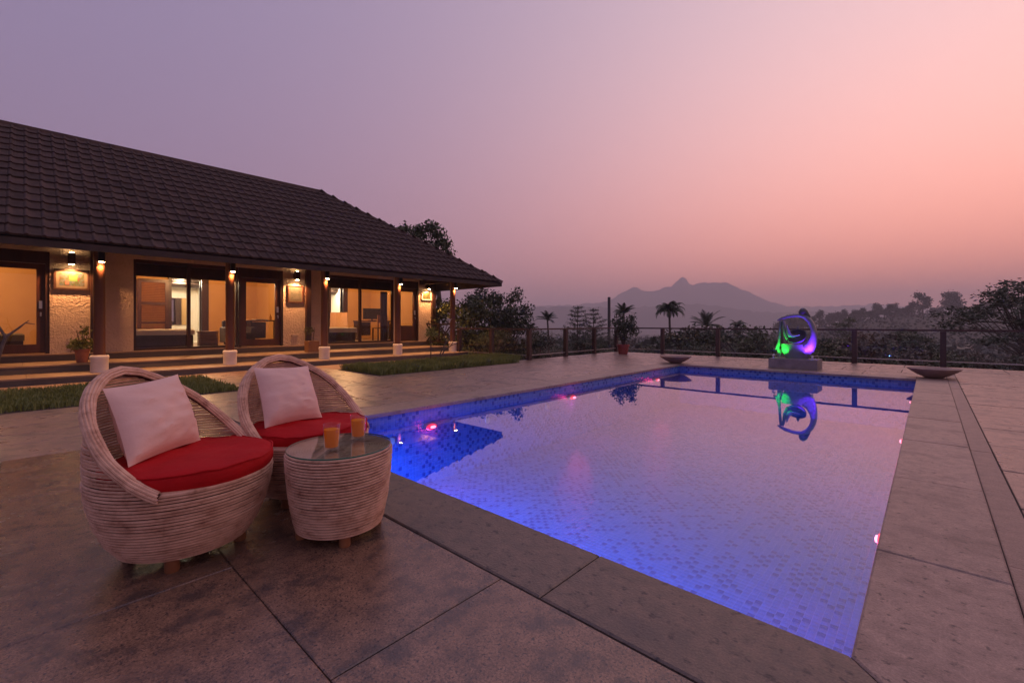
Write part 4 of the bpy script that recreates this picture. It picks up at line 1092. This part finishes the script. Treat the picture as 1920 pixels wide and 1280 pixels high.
pillow([(-2.775, .932, .455), (-2.835, 1.29, .455), (-3.05, 1.292, .768), (-2.99, .941, .785)], 'cream cotton pillow leaning in the rear rattan chair', 9)

# table
tb = thing('wicker_table', 'round whitewashed rattan drinks table with a glass top', 'table', (-2.2, 1.093, 0))
mb = MB(); g = random.Random(8); z = .052; TC = Vector((-2.2, 1.093, 0))
def trad(z): return float(np.interp(z, [.05, .08, .18, .3, .40, .428], [.203, .212, .232, .246, .252, .25]))
while z < .418:
    r0 = trad(z); ph = g.uniform(0, 6); rr = .0056 * g.uniform(.96, 1.04)
    mb.tube([(TC.x + (r0 + .0008 * math.sin(3 * a + ph) + g.uniform(-.0004, .0004)) * math.cos(a), TC.y + (r0 + .0008 * math.sin(3 * a + ph) + g.uniform(-.0004, .0004)) * math.sin(a), z + .0006 * math.sin(2 * a + ph)) for a in [2 * math.pi * k / 70 for k in range(70)]], rr, 6, closed=True); z += .0137
build('woven_body', mb, rattan, tb, True)
mb = MB(); r_ = .246
while r_ > .01:
    mb.tube([(TC.x + r_ * math.cos(2 * math.pi * k / 56), TC.y + r_ * math.sin(2 * math.pi * k / 56), .4205) for k in range(56)], .0058, 6, closed=True); r_ -= .0122
build('coiled_top', mb, rattan, tb, True)
mb = MB(); mb.lathe(TC, [(.19, .055), (.235, .3), (.238, .41), (.02, .411)], 32); build('gap_shade_shell', mb, gap_shade_m, tb, True)  # added dark backing for the table's coil gaps
gt = pane_mat('table_glass', (.86, .92, .89), .05)
mb = MB(); mb.lathe(TC, [(.246, .4285), (.249, .430), (.249, .4345), (.246, .436)], 64); build('glass_top', mb, gt, tb)
mb = MB(); mb.lathe(TC, [(.2492, .4292), (.2500, .4305), (.2500, .434), (.2492, .4355)], 64, cap=False); build('glass_edge', mb, M('green_glass_edge', (.03, .16, .10), rough=.15), tb, True)
for a in (-20, 70, 160, 250):
    mb = MB(); mb.lathe((TC.x + .18 * math.cos(R(a)), TC.y + .18 * math.sin(R(a)), 0), [(.024, 0), (.026, .005), (.026, .06)], 12); build('leg', mb, M('table_leg_wood', (.36, .15, .06), (.26, .10, .04), 12, .5), tb, True)

juice_m, N_, L_, P_ = newmat('orange_juice'); N_.remove(P_)
d_ = N_.new('ShaderNodeBsdfDiffuse'); d_.inputs[0].default_value = (1, .40, .04, 1); t_ = N_.new('ShaderNodeBsdfTranslucent'); t_.inputs[0].default_value = (1, .45, .05, 1)
x_ = N_.new('ShaderNodeMixShader'); x_.inputs[0].default_value = .5; L_.new(d_.outputs[0], x_.inputs[1]); L_.new(t_.outputs[0], x_.inputs[2]); L_.new(x_.outputs[0], N_['Material Output'].inputs[0])
def juice(x, y, label):
    t = thing('juice_glass', label, 'glass', (x, y, .437), 0, 'glasses of orange juice')
    z = .437
    mb = MB(); mb.lathe((x, y, z), [(.031, 0), (.033, .003), (.0405, .129), (.0388, .130), (.0315, .014), (.004, .011)], 40, cap=True); build('tumbler', mb, glass_m, t, True)
    mb = MB(); mb.lathe((x, y, z), [(.004, .018), (.0298, .020), (.0358, .102), (.0356, .1035), (.004, .1035)], 36); build('juice', mb, juice_m, t, True)
juice(-2.123, 1.012, 'glass of orange juice at the front of the table'); juice(-2.226, 1.206, 'glass of orange juice at the back of the table, towards the pool')

# ------------------------------------------------------------------ bare and small plants
def twigs(t, base, segs, r0, mat, name='branch'):
    mb = MB()
    for pts, ra, rb in segs:
        n = len(pts); mb.tube([Vector(base) + Vector(p) for p in pts], [ra + (rb - ra) * i / (n - 1) for i in range(n)], 7)
    return build(name, mb, mat, t, True)
t = thing('bare_frangipani', 'leafless grey frangipani in the left grass bed', 'plant', (-10.0, -.28, 0))
twigs(t, (-10.0, -.28, 0), [([(0, -.06, 0), (.02, .0, .35), (.0, .03, .55), (.02, .10, .85)], .034, .02), ([(.02, .10, .85), (0, .02, 1.05), (.01, 0, 1.22)], .019, .009), ([(0, .03, 1.03), (.02, -.12, 1.06), (0, -.15, .98)], .012, .006),
      ([(.02, .10, .85), (.0, .24, .99), (.0, .30, 1.06), (0, .40, 1.04)], .018, .006), ([(0, .3, 1.06), (0, .34, 1.1)], .009, .005), ([(0, -.02, .4), (.02, -.07, .7), (0, -.04, .88), (0, .03, .97)], .02, .01), ([(.01, -.05, .85), (0, -.12, .99)], .012, .006)], .03, palebark_m)
t = thing('standard_shrub', 'small lollipop shrub with yellow green head at the veranda end', 'plant', (-9.75, 7.35, 0))
twigs(t, (-9.75, 7.35, 0), [([(0, 0, 0), (.01, .01, .4), (0, 0, .72)], .016, .012), ([(0, 0, .7), (0, -.02, 1.0), (.0, -.06, 1.12)], .01, .006)], .02, bark_m, 'stem')
plantpart('foliage', leafcloud([(-9.75, 7.38, .80, .15, .17, .17)], 260, .06, 15), leaf_yel, t)
t = thing('bare_frangipani', 'leafless frangipani with one white flower by the end column', 'plant', (-9.7, 7.55, 0))
twigs(t, (-9.7, 7.55, 0), [([(0, 0, 0), (.0, .12, .3), (.0, .26, .5), (0, .4, .62)], .022, .014), ([(0, .02, .05), (.02, .2, .3), (.05, .42, .45), (0, .62, .66)], .02, .01), ([(0, .26, .5), (0, .22, .75), (0, .3, .98), (0, .38, 1.12)], .014, .007),
      ([(0, .22, .75), (0, .10, .9), (0, .14, 1.02)], .011, .006), ([(0, .4, .62), (0, .36, .8), (0, .5, .95)], .011, .006), ([(.05, .42, .45), (0, .66, .5), (0, .8, .62)], .012, .006), ([(0, .3, .98), (0, .2, 1.08)], .008, .005)], .03, bark_m)
plantpart('flower', leafcloud([(-9.7, 7.93, 1.14, .05, .05, .04)], 26, .06, 4), white_paint, t)

# ------------------------------------------------------------------ trees
def limbs(base, h, tips, r, g):
    mb = MB(); b = Vector(base)
    top = b + Vector((g.uniform(-.05, .05) * h, g.uniform(-.05, .05) * h, h)); mid = b.lerp(top, .5) + Vector((g.uniform(-.04, .04) * h, g.uniform(-.04, .04) * h, 0))
    mb.tube([b, mid, top], [r, r * .75, r * .4], 8)
    for tp in tips:
        tp = Vector(tp); s_ = b.lerp(top, g.uniform(.35, .95)); m_ = s_.lerp(tp, .55) + Vector((0, 0, -.06 * (tp - s_).length))
        mb.tube([s_, m_, tp], [r * .35, r * .22, r * .06], 5)
    return mb
def tree(name, label, base, height, blobs, n, leaf, mat, seed, group=None, trunk_h=.55, r=None, flat_=0., aspect=.5, outer=1.8):
    g = random.Random(seed); t = thing(name, label, 'tree', base, 0, group)
    B = [(base[0] + b[0], base[1] + b[1], base[2] + b[2]) + tuple(b[3:]) for b in blobs]
    tr = build('trunk', limbs(base, height * trunk_h, [b[:3] for b in B], r or height * .022, g), bark_m, t, True)
    plantpart('crown', leafcloud(B, n, leaf, seed, flat_, aspect, outer), mat, t); return t
def blobcrown(g, w, h, z0, n, br):
    """many small clumps filling an egg shaped crown"""
    out = []
    for _ in range(n):
        while True:
            x, y, z = g.uniform(-1, 1), g.uniform(-1, 1), g.uniform(-1, 1)
            if x * x + y * y + z * z < 1: break
        s_ = br * g.uniform(.6, 1.3); out.append((x * w, y * w, z0 + (z * .5 + .5) * h, s_, s_, s_ * .75))
    return out
g = random.Random(21)
def at(px, py, t):      # picture measure to place, t metres ahead
    u = (px - 960) / 847; p = FW * t + RT * (u * t); return (p.x, p.y, 1.05 + (606.5 - py) / 847 * t)
bz = ground_z
def on(px, t): p = at(px, 606, t); return (p[0], p[1], bz(p[0], p[1]) - .05)
b = on(958, 17.6); tree('leafy_tree', 'slender dark leafy tree just beyond the eave corner', b, 4.0, blobcrown(g, .80, 3.2, .75, 42, .33), 4300, .13, leaf_dark, 31, 'trees beside the villa end', outer=1.3)
b = on(868, 17.2); tree('leafy_tree', 'broad dark tree filling the gap behind the end column', b, 3.4, blobcrown(g, 1.35, 3.3, .35, 50, .42), 6500, .14, leaf_mid, 32, 'trees beside the villa end', outer=1.5)
b = on(915, 19.5); tree('leafy_tree', 'dense dark tree between the end column and the slender tree', b, 3.4, blobcrown(g, 1.25, 3.5, .5, 42, .42), 5200, .15, leaf_dark, 33, 'trees beside the villa end', outer=1.5)
b = (-19.9, 15.0, bz(-19.9, 15.2) if True else 0); b = (-20.3, 15.6, bz(-20.3, 15.6)); tree('tall_tree', 'tall tree rising behind the villa roof hip', b, 7.6, [(x * .85 - .25, y * .85 - .3, z * .93, a * .85, a * .85, a * .6) for x, y, z, a in ((-1.0, -1.0, 7.3, .55), (-.4, -.4, 7.2, .7), (.2, 0, 7.4, .65), (.6, .3, 7.0, .7), (1.0, .6, 6.5, .6), (.5, .2, 6.2, .8), (-.3, -.3, 6.4, .9), (1.2, .7, 5.9, .5), (-1.5, -1.3, 7.35, .35), (.1, 0, 5.5, 1.2), (-.8, -.6, 5.6, 1.1))], 3600, .22, leaf_mid, 34, trunk_h=.75, outer=1.5)

def shrub(label, base, w, h, mat, seed, leaf=.09, n=900, group=None):
    g_ = random.Random(seed); t = thing('shrub', label, 'shrub', base, 0, group)
    mb = MB()
    for k in range(6):
        a = g_.uniform(0, 6.28); mb.tube([base, (base[0] + .3 * w * math.cos(a), base[1] + .3 * w * math.sin(a), base[2] + h * .5), (base[0] + .6 * w * math.cos(a), base[1] + .6 * w * math.sin(a), base[2] + h * .85)], [.025, .018, .006], 5)
    build('stem', mb, bark_m, t)
    bl = [(base[0] + x, base[1] + y, base[2] + z) + (s1, s2, s3) for x, y, z, s1, s2, s3 in blobcrown(g_, w * .75, h * .9, h * .1, 14, max(w, h) * .26)]
    plantpart('foliage', leafcloud(bl, n, leaf, seed, outer=1.6), mat, t); return t
shrub('round clipped shrub beyond the railing beside the end column', (-10.75, 10.7, -.3), .62, 1.15, leaf_mid, 41, .06, 1500)
shrub('dark shrub beyond the railing left of the first free post', (-9.6, 11.6, -.35), .55, 1.1, leaf_dark, 42, .08, 1100)
shrub('reddish brown shrub beyond the railing under the slender tree', (-10.6, 13.0, -.4), .7, 1.2, leaf_dry, 43, .08, 1200)
shrub('low dark shrub close behind the corner railing post', (-9.5, 14.2, -.4), .6, .85, leaf_dark, 44, .08, 1000)

def palm(label, base, h, fr, n, seed, droop=.9, trunk_r=.09, lw=.035):
    g_ = random.Random(seed); t = thing('palm_tree', label, 'tree', base, 0, 'palms beyond the railing'); B = Vector(base); top = B + Vector((g_.uniform(-.05, .05) * h, g_.uniform(-.05, .05) * h, h))
    mb = MB(); mb.tube([B, B.lerp(top, .5) + Vector((.03 * h, 0, 0)), top], [trunk_r * 1.3, trunk_r, trunk_r * .8], 9); build('trunk', mb, bark_m, t, True)
    vs = []; qs = []
    for k in range(n):
        a = k * 2.4 + g_.uniform(-.3, .3); el = g_.uniform(.15, 1.35); L_ = fr * g_.uniform(.8, 1.15); d = Vector((math.cos(a), math.sin(a), 0)); p = top.copy(); prev = None; m_ = 16
        for i in range(m_):
            f_ = i / (m_ - 1); e = el - droop * 1.5 * f_ * f_; st = d * math.cos(e) + Vector((0, 0, math.sin(e))); p = p + st * (L_ / m_)
            sd = d.cross(Vector((0, 0, 1))); ll = fr * .25 * math.sin(math.pi * min(1, f_ * .85 + .12))
            for s_ in (-1, 1):
                for hf in (0, .5):
                    q0 = p - st * (L_ / m_) * hf; tip = q0 + (sd * s_ * .8 + st * .7 + Vector((0, 0, -.45))) .normalized() * ll
                    o_ = len(vs); vs += [q0 - st * lw * .5, q0 + st * lw * .5, q0.lerp(tip, .6) + st * lw * .35, tip]; qs.append((o_, o_ + 1, o_ + 2, o_ + 3))
            if prev is not None:
                o_ = len(vs); vs += [prev + sd * .02, prev - sd * .02, p - sd * .015, p + sd * .015]; qs.append((o_, o_ + 1, o_ + 2, o_ + 3))
            prev = p.copy()
    plantpart('crown', (np.array([tuple(v) for v in vs]), np.array(qs)), leaf_dark, t); return t
def palm_at(label, px, py_crown, t, fr, n, seed, **k):
    p = at(px, py_crown, t); z0 = bz(p[0], p[1]); palm(label, (p[0], p[1], z0), p[2] - z0, fr, n, seed, **k)
palm_at('arching palm left of the two layered trees beyond the railing', 1028, 600, 40, 1.15, 18, 51)
palm_at('upright feathery palm rising behind the red potted shrub', 1167, 588, 30, .85, 26, 52, droop=.7)
palm_at('full headed palm right of the dark pole beyond the railing', 1252, 584, 34, 1.4, 42, 53, droop=1.35, lw=.05)
palm_at('wide spreading palm in the middle beyond the railing', 1322, 610, 34, 1.4, 20, 54, droop=.6)
palm_at('low palm showing right of the slender tree', 992, 618, 30, .8, 14, 55)
palm_at('drooping palm right of the spreading palm', 1378, 612, 40, 1.0, 20, 56, droop=1.2, lw=.055)

def conifer(label, base, h, seed):
    g_ = random.Random(seed); t = thing('conifer', label, 'tree', base, 0, 'layered conifers beyond the railing'); B = Vector(base)
    mb = MB(); mb.tube([B, B + Vector((0, 0, h))], [.09, .012], 8); vs = []; 
    z = .12
    while z < .97:
        ln = h * .60 * (1 - z) ** .8 * g_.uniform(.7, 1.15) + .12; k0 = g_.uniform(0, 6)
        for k in range(6):
            a = k0 + k * 1.047 + g_.uniform(-.2, .2); d = Vector((math.cos(a), math.sin(a), 0)); L_ = ln * g_.uniform(.75, 1.1); s_ = B + Vector((0, 0, h * z)); e = s_ + d * L_ + Vector((0, 0, L_ * .22))
            mb.tube([s_, s_.lerp(e, .5) + Vector((0, 0, -.04 * L_)), e], [.022, .014, .004], 4)
            for i in range(int(9 + 16 * L_)):
                f_ = g_.uniform(.2, 1.05); c = s_.lerp(e, f_) + Vector((g_.gauss(0, .06), g_.gauss(0, .06), g_.gauss(0, .035))); vs.append(c)
        z += .075
    build('trunk', mb, bark_m, t)
    C = np.array([tuple(v) for v in vs]); V, Q = leafcloud([tuple(c) + (.05, .05, .03) for c in C], len(C) * 3, .14, seed, .7, .35)
    plantpart('crown', (V, Q), leaf_dark, t)
for lb, px, py, t_, sd in (('taller layered conifer left of the dark pole', 1083, 572, 38, 61), ('shorter layered conifer close to the dark pole', 1113, 577, 41, 62)):
    p = at(px, py, t_); z0 = bz(p[0], p[1]); conifer(lb, (p[0], p[1], z0), p[2] - z0, sd)
p = at(1142, 557, 42); z0 = bz(p[0], p[1])
t = thing('utility_pole', 'plain dark pole standing beyond the railing left of the potted shrub', 'pole', (p[0], p[1], z0)); mb = MB(); mb.tube([(p[0], p[1], z0), (p[0], p[1], p[2])], [.15, .13], 10); build('shaft', mb, M('pole_grey', (.05, .045, .045)), t)

# big spreading tree at the right and others on the slope
def spreading(label, px0, px1, pyt, pyb, t_, seed, n, lf, mat, layers=16, group=None, name='spreading_tree', flat_=.75):
    g_ = random.Random(seed); pc = (px0 + px1) / 2; b = on(pc, t_); w = (px1 - px0) / 2 / 847 * t_; zt = at(pc, pyt, t_)[2] - b[2]; zb = at(pc, pyb, t_)[2] - b[2]; bl = []
    for k in range(layers):
        f_ = k / (layers - 1); z = zb + (zt - zb) * f_; rr = w * (1 - .75 * f_ ** 1.6)
        for j in range(4):
            a = g_.uniform(0, 6.28); q = rr * math.sqrt(g_.uniform(.05, 1)); s_ = w * g_.uniform(.14, .26); bl.append((q * math.cos(a), q * math.sin(a), z + g_.uniform(-.1, .1), s_, s_, s_ * .28))
    return tree(name, label, b, zt, bl, n, lf, mat, seed, group, trunk_h=.7, flat_=flat_, aspect=.45, outer=1.4)
spreading('wide spreading tree with layered branches at the right beyond the railing', 1778, 2075, 533, 622, 22, 71, 5200, .17, leaf_dark, 14, 'spreading trees on the slope')
spreading('lower spreading tree at the far right edge beyond the railing', 1860, 2080, 560, 640, 19, 72, 3600, .16, leaf_dark, 10, 'spreading trees on the slope')
spreading('feathery green tree right of the sculpture below the ridge', 1640, 1760, 622, 668, 30, 73, 2600, .18, leaf_mid, 7, 'spreading trees on the slope')
spreading('pale sparse tree directly right of the sculpture', 1545, 1640, 600, 665, 55, 74, 1800, .26, leaf_mid, 8, 'spreading trees on the slope')
spreading('small rounded tree left of the sculpture beyond the railing', 1345, 1425, 617, 660, 42, 75, 1900, .2, leaf_dark, 7, 'spreading trees on the slope', flat_=.3)

# copied shrubs over the slope beyond the railing
protos = []
for k, (m_, sd) in enumerate(((leaf_dark, 81), (leaf_mid, 82), (leaf_dry, 83), (leaf_dark, 84))):
    g_ = random.Random(sd); tt = thing('shrub', 'x', 'shrub', (0, 0, 0), 0, 'shrubs scattered on the slope beyond the railing', local=True)
    mb = MB()
    for j in range(6):
        a = g_.uniform(0, 6.28); mb.tube([(0, 0, 0), (.3 * math.cos(a), .3 * math.sin(a), .45), (.6 * math.cos(a), .6 * math.sin(a), .8)], [.03, .02, .008], 5)
    build('stem', mb, bark_m, tt)
    plantpart('foliage', leafcloud(blobcrown(g_, .78, .95, .05, 18, .27), 1900, .085, sd, outer=1.4), m_, tt); protos.append(tt)
lbs = ['dark green shrub on the slope beyond the railing', 'mid green shrub on the slope beyond the railing', 'dry brown shrub on the slope beyond the railing', 'dark green shrub on the slope beyond the railing']
gs = random.Random(91); used = [False] * 4; n_sh = 0
spots = []
for _ in range(900):
    t_ = 15.5 + 55 * gs.random() ** 1.6; px = gs.uniform(985, 2050); p = at(px, 606, t_)
    if p[1] < 16.2 and p[0] > -9.4: continue
    if p[1] < 15: continue
    s_ = gs.choice((.45, .6, .8, 1.0, 1.35)) * gs.uniform(.85, 1.15) * (1 + t_ / 60) * (1.35 if 1150 < px < 1420 and t_ > 20 else 1)
    if px < 1130 and t_ < 34: continue          # open lawn on the left
    z = bz(p[0], p[1]); top = z + s_ * 1.0
    if 606.5 - (top - 1.05) / t_ * 847 < (612 if 1150 < px < 1420 else 620): continue
    if any((p[0] - q[0]) ** 2 + (p[1] - q[1]) ** 2 < (.55 * (s_ + q[2])) ** 2 for q in spots): continue
    spots.append((p[0], p[1], s_)); k = gs.choice((0, 0, 1, 2, 2, 3) if px > 1550 else (0, 0, 1, 1, 3, 2))
    loc = (p[0], p[1], z - .05); rz = gs.uniform(0, 6.28); scl = (s_ * 1.15, s_ * 1.15, s_)
    if not used[k]:
        used[k] = True; o = protos[k]; o.location = loc; o.rotation_euler = (0, 0, rz); o.scale = scl; o['label'] = lbs[k]
    else: dup(protos[k], loc=loc, rz=rz, scale=scl, label=lbs[k])
    if len(spots) >= 120: break
# dry grass and undergrowth on the slope
k = 26000; ga = np.random.default_rng(17)
tt_ = 15.5 + 40 * ga.random(k) ** 1.7; uu = ga.uniform(-.12, 1.3, k); X = FW.x * tt_ + RT.x * uu * tt_; Y = FW.y * tt_ + RT.y * uu * tt_
ok = (Y > 15.4); X, Y, tt_ = X[ok], Y[ok], tt_[ok]; k = len(X); Z = np.array([bz(a, c) for a, c in zip(X, Y)])
h = ga.uniform(.12, .5, k); w = .012 + tt_ * .0006; a = ga.uniform(0, 6.28, k); d = np.c_[np.cos(a), np.sin(a)]
P0 = np.c_[X, Y]
V = np.stack([np.c_[P0 - d[:, ::-1] * w[:, None], Z - .03], np.c_[P0 + d[:, ::-1] * w[:, None], Z - .03], np.c_[P0 + d * h[:, None] * .2 + d[:, ::-1] * w[:, None] * .7, Z + h * .6], np.c_[P0 + d * h[:, None] * .55, Z + h]], 1).reshape(-1, 3)
o = link('undergrowth', npmesh('undergrowth', V, np.arange(k * 4).reshape(-1, 4)), leaf_dry); o['kind'] = 'stuff'

# trees on the wooded ridge
rp = []
for k in range(3):
    g_ = random.Random(95 + k); tt = thing('ridge_tree', 'x', 'tree', (0, 0, 0), 0, 'trees on the ridge line', local=True)
    build('trunk', limbs((0, 0, 0), 3.2, [], .22, g_), bark_m, tt, True)
    plantpart('crown', leafcloud(blobcrown(g_, 2.2 - .4 * k, 3.6 + k, 1.4, 16, 1.0), 900, .55, 95 + k, outer=1.6), hill_leaf, tt); rp.append(tt)
used = [False] * 3; gs = random.Random(4); xs_ = []
for i in range(95):
    px = gs.uniform(1450, 2080); t_ = gs.uniform(235, 285); p = at(px, 606, t_); z = bz(p[0], p[1]); k = gs.randrange(3); s_ = gs.uniform(.8, 1.5)
    if 1715 < px < 1790 and gs.random() < .6: s_ *= 1.7
    loc = (p[0], p[1], z - .3)
    lb = 'rounded tree on the distant wooded ridge at the right'
    if not used[k]: used[k] = True; o = rp[k]; o.location = loc; o.scale = (s_,) * 3; o['label'] = lb
    else: dup(rp[k], loc=loc, rz=gs.uniform(0, 6.28), scale=s_, label=lb)
kx = 15000; ga = np.random.default_rng(5); tq = ga.uniform(60, 300, kx); uq = ga.uniform(-1.0, 1.4, kx); X = FW.x * tq + RT.x * uq * tq; Y = FW.y * tq + RT.y * uq * tq
Z = np.array([bz(a, c) for a, c in zip(X, Y)]); bl = np.c_[X, Y, Z + .6, np.full(kx, 1.6), np.full(kx, 1.6), np.full(kx, 1.0)]
V, Q = leafcloud(bl[ga.permutation(kx)[:9000]], 36000, 1.3, 6, .3, .7)
o = link('far_wood', npmesh('far_wood', V, Q), hill_leaf); o['kind'] = 'stuff'
# small garden lamps on the slope
for i, (px, py, t_, c) in enumerate(((1629, 656, 27, (.8, .95, .85)), (1675, 657, 27, (.75, .8, 1)))):
    p = at(px, py, t_); z0 = bz(p[0], p[1])
    t = thing('garden_lamp', ('small pale green garden lamp on the slope, left of the pair' if i == 0 else 'small bluish white garden lamp on the slope, right of the pair'), 'garden lamp', (p[0], p[1], z0), 0, 'garden lamps on the slope')
    mb = MB(); mb.tube([(p[0], p[1], z0 - .1), (p[0], p[1], p[2] - .03)], .02, 8); build('stake', mb, black_m, t)
    mb = MB(); mb.lathe((p[0], p[1], p[2]), [(.02, -.03), (.05, -.02), (.05, .015), (.02, .03)], 12); build('lens', mb, emit('garden_lens_%d' % i, c, 1.6), t, True)

# ------------------------------------------------------------------ haze
mb = MB(); mb.box(-3800, 2750, -2750, 3900, -47, 194)
hz_ = bpy.data.materials.new('haze_air'); hz_.use_nodes = True; N = hz_.node_tree.nodes; N.remove(N['Principled BSDF'])
v = N.new('ShaderNodeVolumePrincipled'); v.inputs['Color'].default_value = (1.0, .94, .91, 1); v.inputs['Density'].default_value = .0009; v.inputs['Anisotropy'].default_value = .12
hz_.node_tree.links.new(v.outputs[0], N['Material Output'].inputs['Volume'])
hb = build('haze', mb, hz_, kind='stuff')
